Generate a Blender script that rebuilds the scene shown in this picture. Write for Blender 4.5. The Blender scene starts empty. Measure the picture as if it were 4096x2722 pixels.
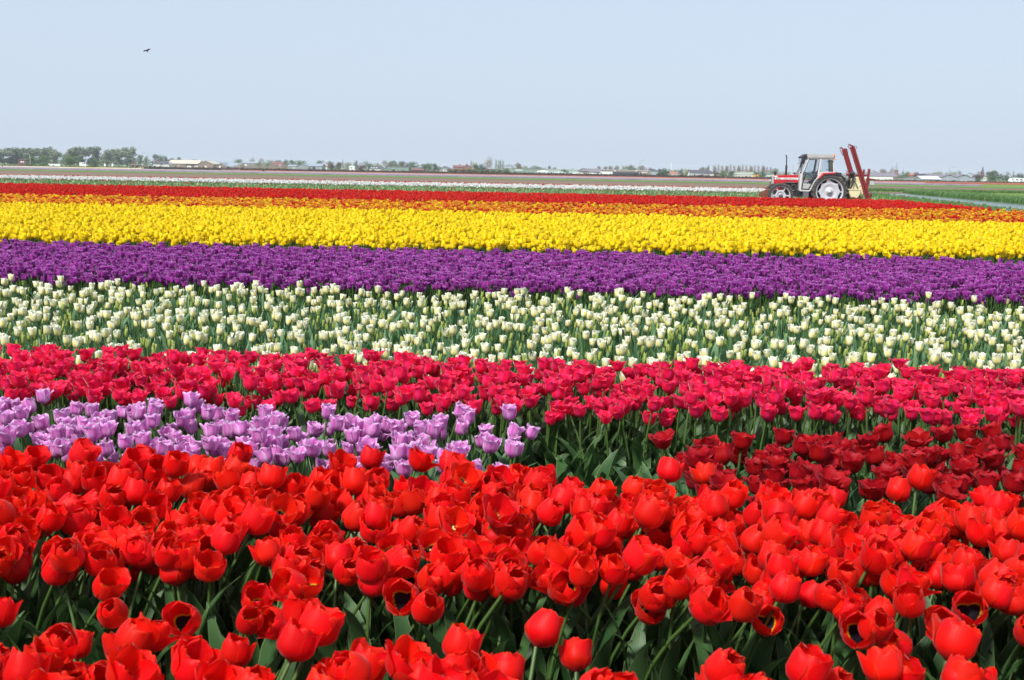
import bpy, math, random
import numpy as np
from mathutils import Vector, Matrix, Euler

random.seed(7); rng = np.random.default_rng(7)
scene = bpy.context.scene
COL = scene.collection
R = math.radians

# ------------------------------------------------------------------ camera
EYE, FPX, PITCH, ROLL = 1.5, 4800.0, R(8.02), R(0.95)
cam_d = bpy.data.cameras.new('camera'); cam = bpy.data.objects.new('camera', cam_d); COL.objects.link(cam)
cam_d.sensor_width = 36.0; cam_d.lens = 36.0 * FPX / 4096.0
cam_d.clip_start = 0.05; cam_d.clip_end = 9000
CAMROT = (Matrix.Rotation(math.pi / 2 - PITCH, 3, 'X') @ Matrix.Rotation(ROLL, 3, 'Z'))
cam.matrix_world = Matrix.Translation((0, 0, EYE)) @ CAMROT.to_4x4()
cam_d.dof.use_dof = True; cam_d.dof.focus_distance = 9.0; cam_d.dof.aperture_fstop = 11.0
scene.camera = cam

# ------------------------------------------------------------------ world, sun, exposure
SUN_EL, SUN_AZ = R(52), R(215)            # azimuth clockwise from +Y: behind the camera, to the left
world = bpy.data.worlds.new('World'); scene.world = world; world.use_nodes = True
wn = world.node_tree; wn.nodes.clear()
w_out = wn.nodes.new('ShaderNodeOutputWorld'); w_bg = wn.nodes.new('ShaderNodeBackground')
sky = wn.nodes.new('ShaderNodeTexSky'); sky.sky_type = 'NISHITA'; sky.sun_disc = False
sky.sun_elevation = SUN_EL; sky.sun_rotation = SUN_AZ
sky.air_density = 1.0; sky.dust_density = 2.2; sky.ozone_density = 1.0; sky.altitude = 0
w_mix = wn.nodes.new('ShaderNodeMix'); w_mix.data_type = 'RGBA'
w_mix.inputs[0].default_value = 0.86
w_mix.inputs[7].default_value = (4.3, 5.06, 6.12, 1)   # thin even veil of high haze over the whole sky
wn.links.new(sky.outputs[0], w_mix.inputs[6]); wn.links.new(w_mix.outputs[2], w_bg.inputs[0])
w_bg.inputs[1].default_value = 0.1
wn.links.new(w_bg.outputs[0], w_out.inputs[0])
sun_d = bpy.data.lights.new('sun', 'SUN'); sun_d.energy = 3.8; sun_d.angle = R(8.0); sun_d.color = (1, 0.96, 0.9)
sun = bpy.data.objects.new('sun', sun_d); COL.objects.link(sun)
sdir = Vector((math.sin(SUN_AZ) * math.cos(SUN_EL), math.cos(SUN_AZ) * math.cos(SUN_EL), math.sin(SUN_EL)))
sun.rotation_euler = sdir.to_track_quat('Z', 'Y').to_euler(); sun.location = (0, 0, 20)
vs = scene.view_settings; vs.view_transform = 'Standard'; vs.look = 'None'; vs.exposure = 0.6; vs.gamma = 1.0
vs.use_curve_mapping = False
scene.render.engine = 'CYCLES'
scene.cycles.max_bounces = 8; scene.cycles.transparent_max_bounces = 8; scene.cycles.volume_bounces = 0

# ------------------------------------------------------------------ helpers
def ray(x, y):
    v = CAMROT @ Vector(((x - 2048) / FPX, -(y - 1361) / FPX, -1.0)); return v
def on_ground(x, y, h=0.0):                 # where the line of sight of a photo point meets the level h
    v = ray(x, y); t = (h - EYE) / v.z; return Vector((v.x * t, v.y * t, h))
def at_depth(x, y, D):
    v = ray(x, y); t = D / v.y; return Vector((v.x * t, D, EYE + v.z * t))
def tag(o, label=None, cat=None, group=None, kind=None):
    if label: o['label'] = label
    if cat: o['category'] = cat
    if group: o['group'] = group
    if kind: o['kind'] = kind
    return o
def empty(name, loc=(0, 0, 0), rz=0, parent=None):
    o = bpy.data.objects.new(name, None); COL.objects.link(o); o.location = loc; o.rotation_euler = (0, 0, rz)
    o.empty_display_size = 0.1
    if parent: o.parent = parent
    return o
def mesh_obj(name, me, parent=None, loc=(0, 0, 0), link=True):
    o = bpy.data.objects.new(name, me)
    if link: COL.objects.link(o)
    o.location = loc
    if parent: o.parent = parent
    return o

class MB:
    """collects verts, faces, uvs and material slots of one mesh"""
    def __init__(s): s.v = []; s.f = []; s.m = []; s.uv = []; s.sm = []
    def add(s, verts, faces, mat=0, uvs=None, smooth=False):
        b = len(s.v); s.v += [tuple(p) for p in verts]
        for f in faces:
            s.f.append(tuple(b + i for i in f)); s.m.append(mat); s.sm.append(smooth)
        s.uv += (list(uvs) if uvs is not None else [(0.5, 0.5)] * len(verts))
        return s
    def box(s, c, d, mat=0, rot=None):
        c = Vector(c); h = Vector(d) / 2
        vs_ = [Vector((x, y, z)) for x in (-h.x, h.x) for y in (-h.y, h.y) for z in (-h.z, h.z)]
        if rot is not None: vs_ = [rot @ p for p in vs_]
        return s.add([p + c for p in vs_], [(0, 1, 3, 2), (4, 6, 7, 5), (0, 4, 5, 1), (2, 3, 7, 6), (0, 2, 6, 4), (1, 5, 7, 3)], mat)
    def box2(s, a, b, mat=0):
        return s.box([(a[i] + b[i]) / 2 for i in range(3)], [abs(b[i] - a[i]) for i in range(3)], mat)
    def prism(s, pts, y0, y1, mat=0, bevel=0.0):      # outline in XZ, extruded along Y
        n = len(pts)
        if bevel:
            c = Vector((sum(p[0] for p in pts) / n, sum(p[1] for p in pts) / n))
            sgn = 1 if y1 > y0 else -1
            rings = []
            for yy, k in ((y0, 1), (y0 + sgn * bevel, 0), (y1 - sgn * bevel, 0), (y1, 1)):
                r = []
                for p in pts:
                    q = Vector(p); dd = (c - q); q = q + dd.normalized() * bevel * k; r.append((q.x, yy, q.y))
                rings.append(r)
            vs_ = [p for r in rings for p in r]
            fs = [tuple(range(n)), tuple(range(4 * n - 1, 3 * n - 1, -1))]
            for k in range(3):
                for i in range(n): fs.append((k * n + i, (k + 1) * n + i, (k + 1) * n + (i + 1) % n, k * n + (i + 1) % n))
            return s.add(vs_, fs, mat)
        vs_ = [(p[0], y0, p[1]) for p in pts] + [(p[0], y1, p[1]) for p in pts]
        fs = [tuple(range(n)), tuple(range(2 * n - 1, n - 1, -1))] + [(i, n + i, n + (i + 1) % n, (i + 1) % n) for i in range(n)]
        return s.add(vs_, fs, mat)
    def tube(s, pts, rad, n=8, mat=0, cap=True, uvs=False):
        pts = [Vector(p) for p in pts]; k = len(pts)
        rad = rad if isinstance(rad, (list, tuple)) else [rad] * k
        V = []; prev = None
        for i, p in enumerate(pts):
            t = (pts[min(i + 1, k - 1)] - pts[max(i - 1, 0)]).normalized()
            if prev is None: a = t.orthogonal().normalized()
            else:
                a = (prev - t * prev.dot(t))
                a = a.normalized() if a.length > 1e-6 else t.orthogonal().normalized()
            prev = a; b = t.cross(a)
            for j in range(n):
                an = 2 * math.pi * j / n; V.append(p + (a * math.cos(an) + b * math.sin(an)) * rad[i])
        F = [(i * n + j, i * n + (j + 1) % n, (i + 1) * n + (j + 1) % n, (i + 1) * n + j) for i in range(k - 1) for j in range(n)]
        s.add(V, F, mat, smooth=True)
        if cap: s.add(V[:n], [tuple(range(n - 1, -1, -1))], mat); s.add(V[-n:], [tuple(range(n))], mat)
        return s
    def lathe(s, prof, c=(0, 0, 0), axis='Z', n=24, mat=0, smooth=True):   # prof: (radius, along)
        V = []
        for r, z in prof:
            for j in range(n):
                an = 2 * math.pi * j / n; x, y = r * math.cos(an), r * math.sin(an)
                V.append({'Z': (c[0] + x, c[1] + y, c[2] + z), 'Y': (c[0] + x, c[1] + z, c[2] + y), 'X': (c[0] + z, c[1] + x, c[2] + y)}[axis])
        k = len(prof)
        F = [(i * n + j, i * n + (j + 1) % n, (i + 1) * n + (j + 1) % n, (i + 1) * n + j) for i in range(k - 1) for j in range(n)]
        return s.add(V, F, mat, smooth=smooth)
    def mesh(s, name, mats):
        me = bpy.data.meshes.new(name); me.from_pydata(s.v, [], s.f)
        for m in (mats if isinstance(mats, (list, tuple)) else [mats]): me.materials.append(m)
        me.polygons.foreach_set('material_index', s.m); me.polygons.foreach_set('use_smooth', s.sm)
        uvl = me.uv_layers.new(name='UVMap')
        li = np.empty(len(me.loops), dtype=np.int32); me.loops.foreach_get('vertex_index', li)
        uvl.data.foreach_set('uv', np.array(s.uv, dtype=np.float32)[li].ravel())
        me.update(); return me
    def build(s, name, mats, parent=None, loc=(0, 0, 0)):
        return mesh_obj(name, s.mesh(name, mats), parent, loc)

# ------------------------------------------------------------------ materials
class NT:
    def __init__(s, name):
        s.m = bpy.data.materials.new(name); s.m.use_nodes = True; s.t = s.m.node_tree
        s.b = s.t.nodes['Principled BSDF']; s.out = s.t.nodes['Material Output']
    def n(s, typ, **kw):
        nd = s.t.nodes.new(typ)
        for k, v in kw.items():
            if k.startswith('i_'):
                key = k[2:]; nd.inputs[int(key) if key.isdigit() else key].default_value = v
            else: setattr(nd, k, v)
        return nd
    def l(s, a, b): s.t.links.new(a, b)
    def mix(s, f, a, b, blend='MIX'):
        nd = s.n('ShaderNodeMix', data_type='RGBA', blend_type=blend)
        for i, x in ((0, f), (6, a), (7, b)):
            if hasattr(x, 'is_output'): s.l(x, nd.inputs[i])
            else: nd.inputs[i].default_value = x if i == 0 else (*x, 1)[:4]
        return nd.outputs[2]
    def math(s, op, a, b=0.0, c=None):
        nd = s.n('ShaderNodeMath', operation=op)
        for i, x in ((0, a), (1, b)) + (((2, c),) if c is not None else ()):
            if hasattr(x, 'is_output'): s.l(x, nd.inputs[i])
            else: nd.inputs[i].default_value = x
        return nd.outputs[0]
    def smooth(s, v, lo, hi):
        nd = s.n('ShaderNodeMapRange', interpolation_type='SMOOTHSTEP', i_1=lo, i_2=hi); s.l(v, nd.inputs[0]); return nd.outputs[0]
    def noise(s, scale, detail=3, vec=None, rough=0.5):
        nd = s.n('ShaderNodeTexNoise', i_Scale=scale, i_Detail=detail, i_Roughness=rough)
        if vec: s.l(vec, nd.inputs['Vector'])
        return nd.outputs['Fac']

def mat(name, col, rough=0.6, metal=0.0, var=0.15, scale=6.0, spec=0.5, bump=0.0, dirt=None, coat=0.0):
    """painted or plain surface with a little unevenness"""
    t = NT(name); tc = t.n('ShaderNodeTexCoord').outputs['Object']
    f = t.noise(scale, 4, tc); dk = tuple(c * (1 - var) for c in col); lt = tuple(min(1, c * (1 + var)) for c in col)
    c = t.mix(f, dk, lt)
    if dirt:
        g = t.smooth(t.noise(scale * 2.3, 5, tc, 0.65), 0.5, 0.75); c = t.mix(t.math('MULTIPLY', g, 0.7), c, dirt)
    t.l(c, t.b.inputs['Base Color']); t.b.inputs['Roughness'].default_value = rough
    t.b.inputs['Metallic'].default_value = metal; t.b.inputs['Specular IOR Level'].default_value = spec
    t.b.inputs['Coat Weight'].default_value = coat
    if bump:
        bp = t.n('ShaderNodeBump', i_Strength=bump, i_Distance=0.02); t.l(f, bp.inputs['Height']); t.l(bp.outputs[0], t.b.inputs['Normal'])
    return t.m

def thin(t, color, trans=0.35, rough=0.5, spec=0.4, normal=None):
    """thin leaf or petal: reflects and lets light through"""
    t.l(color, t.b.inputs['Base Color']); t.b.inputs['Roughness'].default_value = rough; t.b.inputs['Specular IOR Level'].default_value = spec
    tr = t.n('ShaderNodeBsdfTranslucent'); t.l(color, tr.inputs[0])
    mx = t.n('ShaderNodeMixShader', i_0=trans); t.l(t.b.outputs[0], mx.inputs[1]); t.l(tr.outputs[0], mx.inputs[2])
    t.l(mx.outputs[0], t.out.inputs[0])
    if normal: t.l(normal, t.b.inputs['Normal']); t.l(normal, tr.inputs['Normal'])

def petal_mat(name, main, mid, edge, base_out, base_in=None, var=0.25, streak=0.5, mid_w=0.5, edge_w=0.12, edge_u=0.9, sheen=0.0, rough=0.52, trans=0.4, tip=None, hue=0.004):
    t = NT(name); uv = t.n('ShaderNodeUVMap').outputs[0]
    sp = t.n('ShaderNodeSeparateXYZ'); t.l(uv, sp.inputs[0])
    v, u = sp.outputs[0], sp.outputs[1]
    av = t.math('MULTIPLY', t.math('ABSOLUTE', t.math('SUBTRACT', v, 0.5)), 2.0)
    mp = t.n('ShaderNodeMapping', i_Scale=(26, 2.2, 1)); t.l(uv, mp.inputs[0])
    oi = t.n('ShaderNodeObjectInfo').outputs['Random']
    cb = t.n('ShaderNodeCombineXYZ'); t.l(t.math('MULTIPLY', oi, 30.0), cb.inputs[2])
    va = t.n('ShaderNodeVectorMath', operation='ADD'); t.l(mp.outputs[0], va.inputs[0]); t.l(cb.outputs[0], va.inputs[1])
    st = t.noise(1.0, 3, va.outputs[0])
    c = t.mix(t.smooth(av, mid_w, 0.0), main, mid)
    dark = tuple(x * (1 - 0.6 * streak) for x in main)
    c = t.mix(t.math('MULTIPLY', t.smooth(st, 0.45, 0.75), streak), c, dark)
    rim = t.math('MAXIMUM', t.smooth(av, 1 - edge_w, 1.0), t.smooth(u, edge_u, 1.0))
    c = t.mix(rim, c, edge)
    if tip is not None: c = t.mix(t.smooth(u, 0.55, 0.95), c, tip)
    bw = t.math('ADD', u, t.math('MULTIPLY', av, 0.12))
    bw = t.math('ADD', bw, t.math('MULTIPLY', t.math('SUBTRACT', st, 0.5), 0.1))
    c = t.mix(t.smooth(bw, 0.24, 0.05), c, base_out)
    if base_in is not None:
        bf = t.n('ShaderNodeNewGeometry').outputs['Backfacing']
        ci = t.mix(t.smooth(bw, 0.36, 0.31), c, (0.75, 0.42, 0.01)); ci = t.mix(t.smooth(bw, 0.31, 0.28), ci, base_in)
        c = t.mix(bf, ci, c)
    hv = t.n('ShaderNodeHueSaturation'); t.l(c, hv.inputs['Color'])
    t.l(t.math('MULTIPLY_ADD', oi, var, 1 - var * 0.6), hv.inputs['Value']); t.l(t.math('MULTIPLY_ADD', t.math('FRACT', t.math('MULTIPLY', oi, 7.31)), hue, 0.5 - hue / 2), hv.inputs['Hue'])
    bp = t.n('ShaderNodeBump', i_Strength=0.25, i_Distance=0.002); t.l(st, bp.inputs['Height'])
    thin(t, hv.outputs[0], trans, rough, 0.22, bp.outputs[0])
    t.b.inputs['Sheen Weight'].default_value = sheen; t.b.inputs['Sheen Roughness'].default_value = 0.35
    return t.m

def leaf_mat(name, a, b, rough=0.45, trans=0.25, edge=None):
    t = NT(name); uv = t.n('ShaderNodeUVMap').outputs[0]
    mp = t.n('ShaderNodeMapping', i_Scale=(22, 1.4, 1)); t.l(uv, mp.inputs[0])
    f = t.noise(1.0, 3, mp.outputs[0]); oi = t.n('ShaderNodeObjectInfo').outputs['Random']
    g = t.noise(9.0, 3, t.n('ShaderNodeNewGeometry').outputs['Position'])
    c = t.mix(t.smooth(t.math('ADD', t.math('MULTIPLY', f, 0.5), t.math('ADD', t.math('MULTIPLY', oi, 0.3), t.math('MULTIPLY', g, 0.3))), 0.3, 0.8), a, b)
    if edge:
        sp = t.n('ShaderNodeSeparateXYZ'); t.l(uv, sp.inputs[0])
        av = t.math('MULTIPLY', t.math('ABSOLUTE', t.math('SUBTRACT', sp.outputs[0], 0.5)), 2.0)
        c = t.mix(t.math('MULTIPLY', t.smooth(av, 0.86, 1.0), 0.6), c, edge)
    bp = t.n('ShaderNodeBump', i_Strength=0.5, i_Distance=0.002); t.l(f, bp.inputs['Height'])
    wx = t.smooth(t.noise(5.0, 4, t.n('ShaderNodeNewGeometry').outputs['Position'], 0.7), 0.62, 0.8); c = t.mix(t.math('MULTIPLY', wx, 0.35), c, (0.16, 0.20, 0.10))
    thin(t, c, trans, rough, 0.4, bp.outputs[0]); return t.m

def foliage_mat(name, a, b, trans=0.2):
    t = NT(name); pos = t.n('ShaderNodeNewGeometry').outputs['Position']; oi = t.n('ShaderNodeObjectInfo').outputs['Random']
    f = t.noise(0.55, 4, pos, 0.6); g = t.noise(3.0, 2, pos)
    x = t.math('ADD', t.math('MULTIPLY', f, 0.7), t.math('ADD', t.math('MULTIPLY', g, 0.25), t.math('MULTIPLY', oi, 0.2)))
    thin(t, t.mix(t.smooth(x, 0.35, 0.8), a, b), trans, 0.7, 0.2); return t.m

def ground_mat(name, a, b, c=None, sc=1.5, fine=25.0, bump=0.6, stretch=(1, 1, 1), rough=0.95):
    t = NT(name); tc = t.n('ShaderNodeNewGeometry').outputs['Position']
    mp = t.n('ShaderNodeMapping', i_Scale=stretch); t.l(tc, mp.inputs[0])
    f = t.noise(sc, 5, mp.outputs[0], 0.6); g = t.noise(fine, 4, mp.outputs[0], 0.7)
    col = t.mix(t.smooth(t.math('ADD', t.math('MULTIPLY', f, 0.5), t.math('MULTIPLY', g, 0.5)), 0.35, 0.65), a, b)
    if c: col = t.mix(t.smooth(t.noise(sc * 0.3, 3, tc), 0.5, 0.7), col, c)
    t.l(col, t.b.inputs['Base Color']); t.b.inputs['Roughness'].default_value = rough; t.b.inputs['Specular IOR Level'].default_value = 0.15
    bp = t.n('ShaderNodeBump', i_Strength=bump, i_Distance=0.05); t.l(g, bp.inputs['Height']); t.l(bp.outputs[0], t.b.inputs['Normal'])
    return t.m

# ------------------------------------------------------------------ tulip shapes
def petal(o, L, W, Rb, az, tipk, cup, flare, rg, nu=8, nv=5, inner=False, wave=0.004, curl=0.0):
    """o openness 0..1, L petal length, W half width, Rb cup radius"""
    U = 1 - (1 - np.linspace(0, 1, nu)) ** 1.35; V = np.linspace(-1, 1, nv)
    k = np.clip(U / 0.5, 0, 1)
    r = Rb * np.sin(k * math.pi / 2) ** 0.85
    q = np.clip((U - 0.42) / 0.58, 0, 1)
    r = r + Rb * (o - 0.5) * 1.15 * q ** 1.5 + flare * q ** 4 - Rb * curl * q ** 3
    z = L * (U ** 1.22) * (1 - 0.22 * max(0, o - 0.5) * U)
    if inner: r = r * 0.9
    wv = W * (U + 0.03) ** 0.62 * np.sqrt(np.clip(1 - U ** tipk, 0, 1)); wv = wv / max(wv.max(), 1e-6) * W
    wv[-1] = W * (0.30 if tipk > 4 else 0.2 if tipk > 3.3 else 0.05); wv[0] = W * 0.16
    pts = []; uv = []
    ph0, ph1 = rg.uniform(0, 6, 2)
    for i in range(nu):
        for j in range(nv):
            s = V[j]; rc = max(r[i], Rb * 0.5)
            phi = wv[i] * s / rc
            rr = r[i] + Rb * 0.03 * math.exp(-(s / 0.3) ** 2) - cup * abs(s) ** 2.2 * wv[i] * U[i]
            rr += wave * math.sin(4 * s + ph0 + 3 * U[i]) * U[i]
            zz = z[i] + (0.10 * L * U[i] * abs(s) ** 2 * -0.4) + wave * math.sin(5 * s + ph1) * U[i]
            # blend the wrap about the cup's axis with a flat petal
            x = rr * math.cos(phi) ; y = max(rr, 0.25 * Rb) * math.sin(phi)
            ca, sa = math.cos(az), math.sin(az)
            pts.append((x * ca - y * sa, x * sa + y * ca, zz)); uv.append(((s + 1) / 2, U[i]))
    F = [(i * nv + j, i * nv + j + 1, (i + 1) * nv + j + 1, (i + 1) * nv + j) for i in range(nu - 1) for j in range(nv - 1)]
    return pts, F, uv

def leaf(L, W, az, bend, base, rg, nu=7, fold=0.35, tw=0.0, floppy=0.0):
    """broad strap leaf rising from the stem's foot and arching over"""
    pts, uv = [], []
    x, z = 0.006, base; a = R(86) - 0.1
    a = math.pi / 2 - 0.12
    ds = L / (nu - 1)
    for i in range(nu):
        u = i / (nu - 1)
        w = W * (math.sin(math.pi * min(1, (u * 0.93 + 0.07)) ** 0.75)) ** 0.8 if i < nu - 1 else 0.001
        t = tw * u
        for s in (-1, 0, 1):
            lift = fold * w * abs(s) * (1 - 0.5 * u)
            lx = x - math.sin(a) * lift * -0.0 - math.sin(a) * lift; lz = z + math.cos(a) * lift
            px, py, pz = lx, s * w * math.cos(t), lz + s * w * math.sin(t)
            ca, sa = math.cos(az), math.sin(az)
            pts.append((px * ca - py * sa, px * sa + py * ca, max(pz, 0.01))); uv.append(((s + 1) / 2, u))
        x += math.cos(a) * ds; z += math.sin(a) * ds
        a -= bend * (0.25 + 1.5 * u) / (nu - 1) + floppy * (u > 0.5)
    F = [(i * 3 + j, i * 3 + j + 1, (i + 1) * 3 + j + 1, (i + 1) * 3 + j) for i in range(nu - 1) for j in range(2)]
    return pts, F, uv

def tulip_parts(P, seed):
    """mesh builders of one tulip: dict of lists"""
    rg = np.random.default_rng(seed)
    H = P['h'] * rg.uniform(0.93, 1.06); lean = rg.normal(0, 1) * P['lean'] + P.get('lean_x', 0)
    leany = rg.normal(0, 1) * P['lean']
    tilt = rg.uniform(0.6, 1.5)
    o = float(np.clip(rg.normal(P['open'], P['open_sd']), P.get('omin', 0.1), P.get('omax', 1.0)))
    S = P['size'] * rg.uniform(0.92, 1.08)
    L = P['len'] * S; Rb = P['rad'] * S
    H0 = H - L * 0.9
    top = Vector((lean * H0, leany * H0, H0 * (1 - 0.25 * (lean ** 2 + leany ** 2))))
    sp = []
    for i in range(6):
        t = i / 5; sp.append(Vector((top.x * t ** 2.2, top.y * t ** 2.2, top.z * t)))
    ax = Vector((lean * 1.9 * tilt, leany * 1.9 * tilt + P.get('face', 0) * rg.uniform(-1, 0.4), 1)).normalized()
    M = Vector((0, 0, 1)).rotation_difference(ax).to_matrix()
    out = {'petal': [], 'leaf': [], 'stem': [], 'pistil': [], 'stamen': [], 'open': o, 'axis': ax, 'h': H}
    sb = MB(); sb.tube(sp, [0.0048 * P.get('stemk', 1)] * 5 + [0.0042], P.get('sn', 6), cap=False); out['stem'].append(sb)
    az0 = rg.uniform(0, 2 * math.pi)
    npet = P.get('npet', 6)
    for k in range(npet):
        inner = k % 2 == 1
        if P.get('drop') and rg.random() < P['drop']: continue
        oo = o + rg.normal(0, P.get('pvar', 0.1)) + (0.06 if not inner else -0.04)
        pts, F, uv = petal(oo, L * rg.uniform(0.94, 1.04), P['wid'] * S * rg.uniform(0.93, 1.07), Rb, az0 + k * 2 * math.pi / npet + rg.normal(0, 0.08),
                           P['tipk'], P['cup'], P['flare'] * rg.uniform(0.3, 1.5), rg, P['nu'], P['nv'], inner, P.get('wave', 0.003), P.get('curl', 0.0) * rg.uniform(0.4, 1.4))
        pb = MB(); pb.add([top + M @ Vector(p) for p in pts], [f[::-1] for f in F], 0, uv, True); out['petal'].append(pb)
    if P.get('centre') and o > 0.5:
        pb = MB(); pb.tube([top + M @ Vector((0, 0, 0.002)), top + M @ Vector((0, 0, L * 0.3))], [0.0045, 0.004], 6)
        for k in range(3):
            a = k * 2.09; pb.tube([top + M @ Vector((0, 0, L * 0.3)), top + M @ Vector((0.008 * math.cos(a), 0.008 * math.sin(a), L * 0.36))], [0.003, 0.003], 5)
        out['pistil'].append(pb)
        for k in range(6):
            a = k * 1.047 + az0; st = MB()
            st.tube([top + M @ Vector((0.004 * math.cos(a), 0.004 * math.sin(a), 0.004)), top + M @ Vector((0.011 * math.cos(a), 0.011 * math.sin(a), L * 0.2)),
                     top + M @ Vector((0.015 * math.cos(a), 0.015 * math.sin(a), L * 0.34))], [0.0015, 0.0028, 0.002], 4)
            out['stamen'].append(st)
    a0 = rg.uniform(0, 6.28)
    for k in range(P['leaves']):
        pts, F, uv = leaf(P['ll'] * rg.uniform(0.75, 1.15), P['lw'] * rg.uniform(0.7, 1.2), a0 + k * 2.3 + rg.normal(0, 0.3), rg.uniform(*P['bend']),
                          0.02 + 0.05 * k * P.get('lstep', 1), rg, P.get('lnu', 7), rg.uniform(0.15, 0.5), rg.normal(0, 0.4), 0.0)
        lb = MB(); lb.add(pts, F, 1, uv, True); out['leaf'].append(lb)
    return out

def joined(parts, name, mats):
    mb = MB()
    for key, mi in (('petal', 0), ('stem', 1), ('leaf', 2), ('pistil', 3), ('stamen', 3)):
        for p in parts[key]: mb.add(p.v, p.f, min(mi, len(mats) - 1), p.uv, True)
    return mb.mesh(name, mats)

M = {}
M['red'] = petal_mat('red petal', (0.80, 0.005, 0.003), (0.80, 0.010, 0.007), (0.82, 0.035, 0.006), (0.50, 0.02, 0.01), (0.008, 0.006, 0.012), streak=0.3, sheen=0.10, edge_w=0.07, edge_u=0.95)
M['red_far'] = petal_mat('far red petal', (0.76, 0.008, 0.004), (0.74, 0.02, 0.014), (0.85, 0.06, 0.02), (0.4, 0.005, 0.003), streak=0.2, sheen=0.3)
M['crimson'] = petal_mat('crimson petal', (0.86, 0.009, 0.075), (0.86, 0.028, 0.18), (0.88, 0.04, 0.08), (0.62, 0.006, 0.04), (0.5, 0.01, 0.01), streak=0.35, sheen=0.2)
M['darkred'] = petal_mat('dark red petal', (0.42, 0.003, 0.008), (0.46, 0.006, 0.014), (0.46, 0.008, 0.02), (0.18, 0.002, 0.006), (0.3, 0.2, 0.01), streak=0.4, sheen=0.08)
M['lilac'] = petal_mat('lilac petal', (0.74, 0.28, 0.64), (0.64, 0.12, 0.48), (0.84, 0.56, 0.84), (0.42, 0.08, 0.34), streak=0.35, mid_w=0.32, edge_w=0.35, edge_u=0.85, sheen=0.2)
M['cream'] = petal_mat('cream petal', (0.88, 0.86, 0.50), (0.86, 0.70, 0.12), (0.93, 0.93, 0.76), (0.62, 0.60, 0.08), streak=0.12, mid_w=0.5, edge_w=0.35, edge_u=0.8, tip=(0.88, 0.88, 0.72), var=0.12, rough=0.5, trans=.25)
M['bud'] = petal_mat('green bud petal', (0.44, 0.52, 0.13), (0.30, 0.42, 0.08), (0.74, 0.74, 0.33), (0.22, 0.34, 0.06), streak=0.3, var=0.2)
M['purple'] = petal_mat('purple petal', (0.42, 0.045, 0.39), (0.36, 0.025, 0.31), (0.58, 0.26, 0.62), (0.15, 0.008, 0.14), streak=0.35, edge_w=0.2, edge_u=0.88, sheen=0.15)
M['yellow'] = petal_mat('yellow petal', (0.95, 0.74, 0.006), (0.94, 0.70, 0.006), (0.95, 0.80, 0.04), (0.85, 0.58, 0.006), streak=0.06, var=0.08, sheen=0.1, trans=.28)
M['flame'] = petal_mat('flamed petal', (0.95, 0.56, 0.02), (0.90, 0.07, 0.006), (0.95, 0.72, 0.10), (0.7, 0.03, 0.004), streak=0.3, mid_w=0.8, edge_w=0.3, edge_u=0.88)
M['white'] = petal_mat('white petal', (0.88, 0.88, 0.85), (0.86, 0.86, 0.82), (0.88, 0.88, 0.86), (0.6, 0.66, 0.45), streak=0.06, var=0.06, trans=.12)
M['stem'] = mat('tulip stem', (0.055, 0.11, 0.022), 0.45, var=0.35, scale=14)
M['leaf'] = leaf_mat('tulip leaf', (0.022, 0.065, 0.018), (0.065, 0.15, 0.045), edge=(0.25, 0.32, 0.12))
M['leaf_blue'] = leaf_mat('bluish tulip leaf', (0.055, 0.14, 0.055), (0.13, 0.26, 0.12), edge=(0.28, 0.38, 0.2))
M['leaf_fresh'] = leaf_mat('fresh tulip leaf', (0.14, 0.25, 0.09), (0.26, 0.38, 0.16), trans=.2)
M['leaf_dark'] = leaf_mat('dark tulip leaf', (0.02, 0.06, 0.012), (0.05, 0.12, 0.03))
M['pistil'] = mat('pistil', (0.62, 0.55, 0.18), 0.5)
M['anther'] = mat('anther', (0.012, 0.008, 0.014), 0.7)

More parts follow.
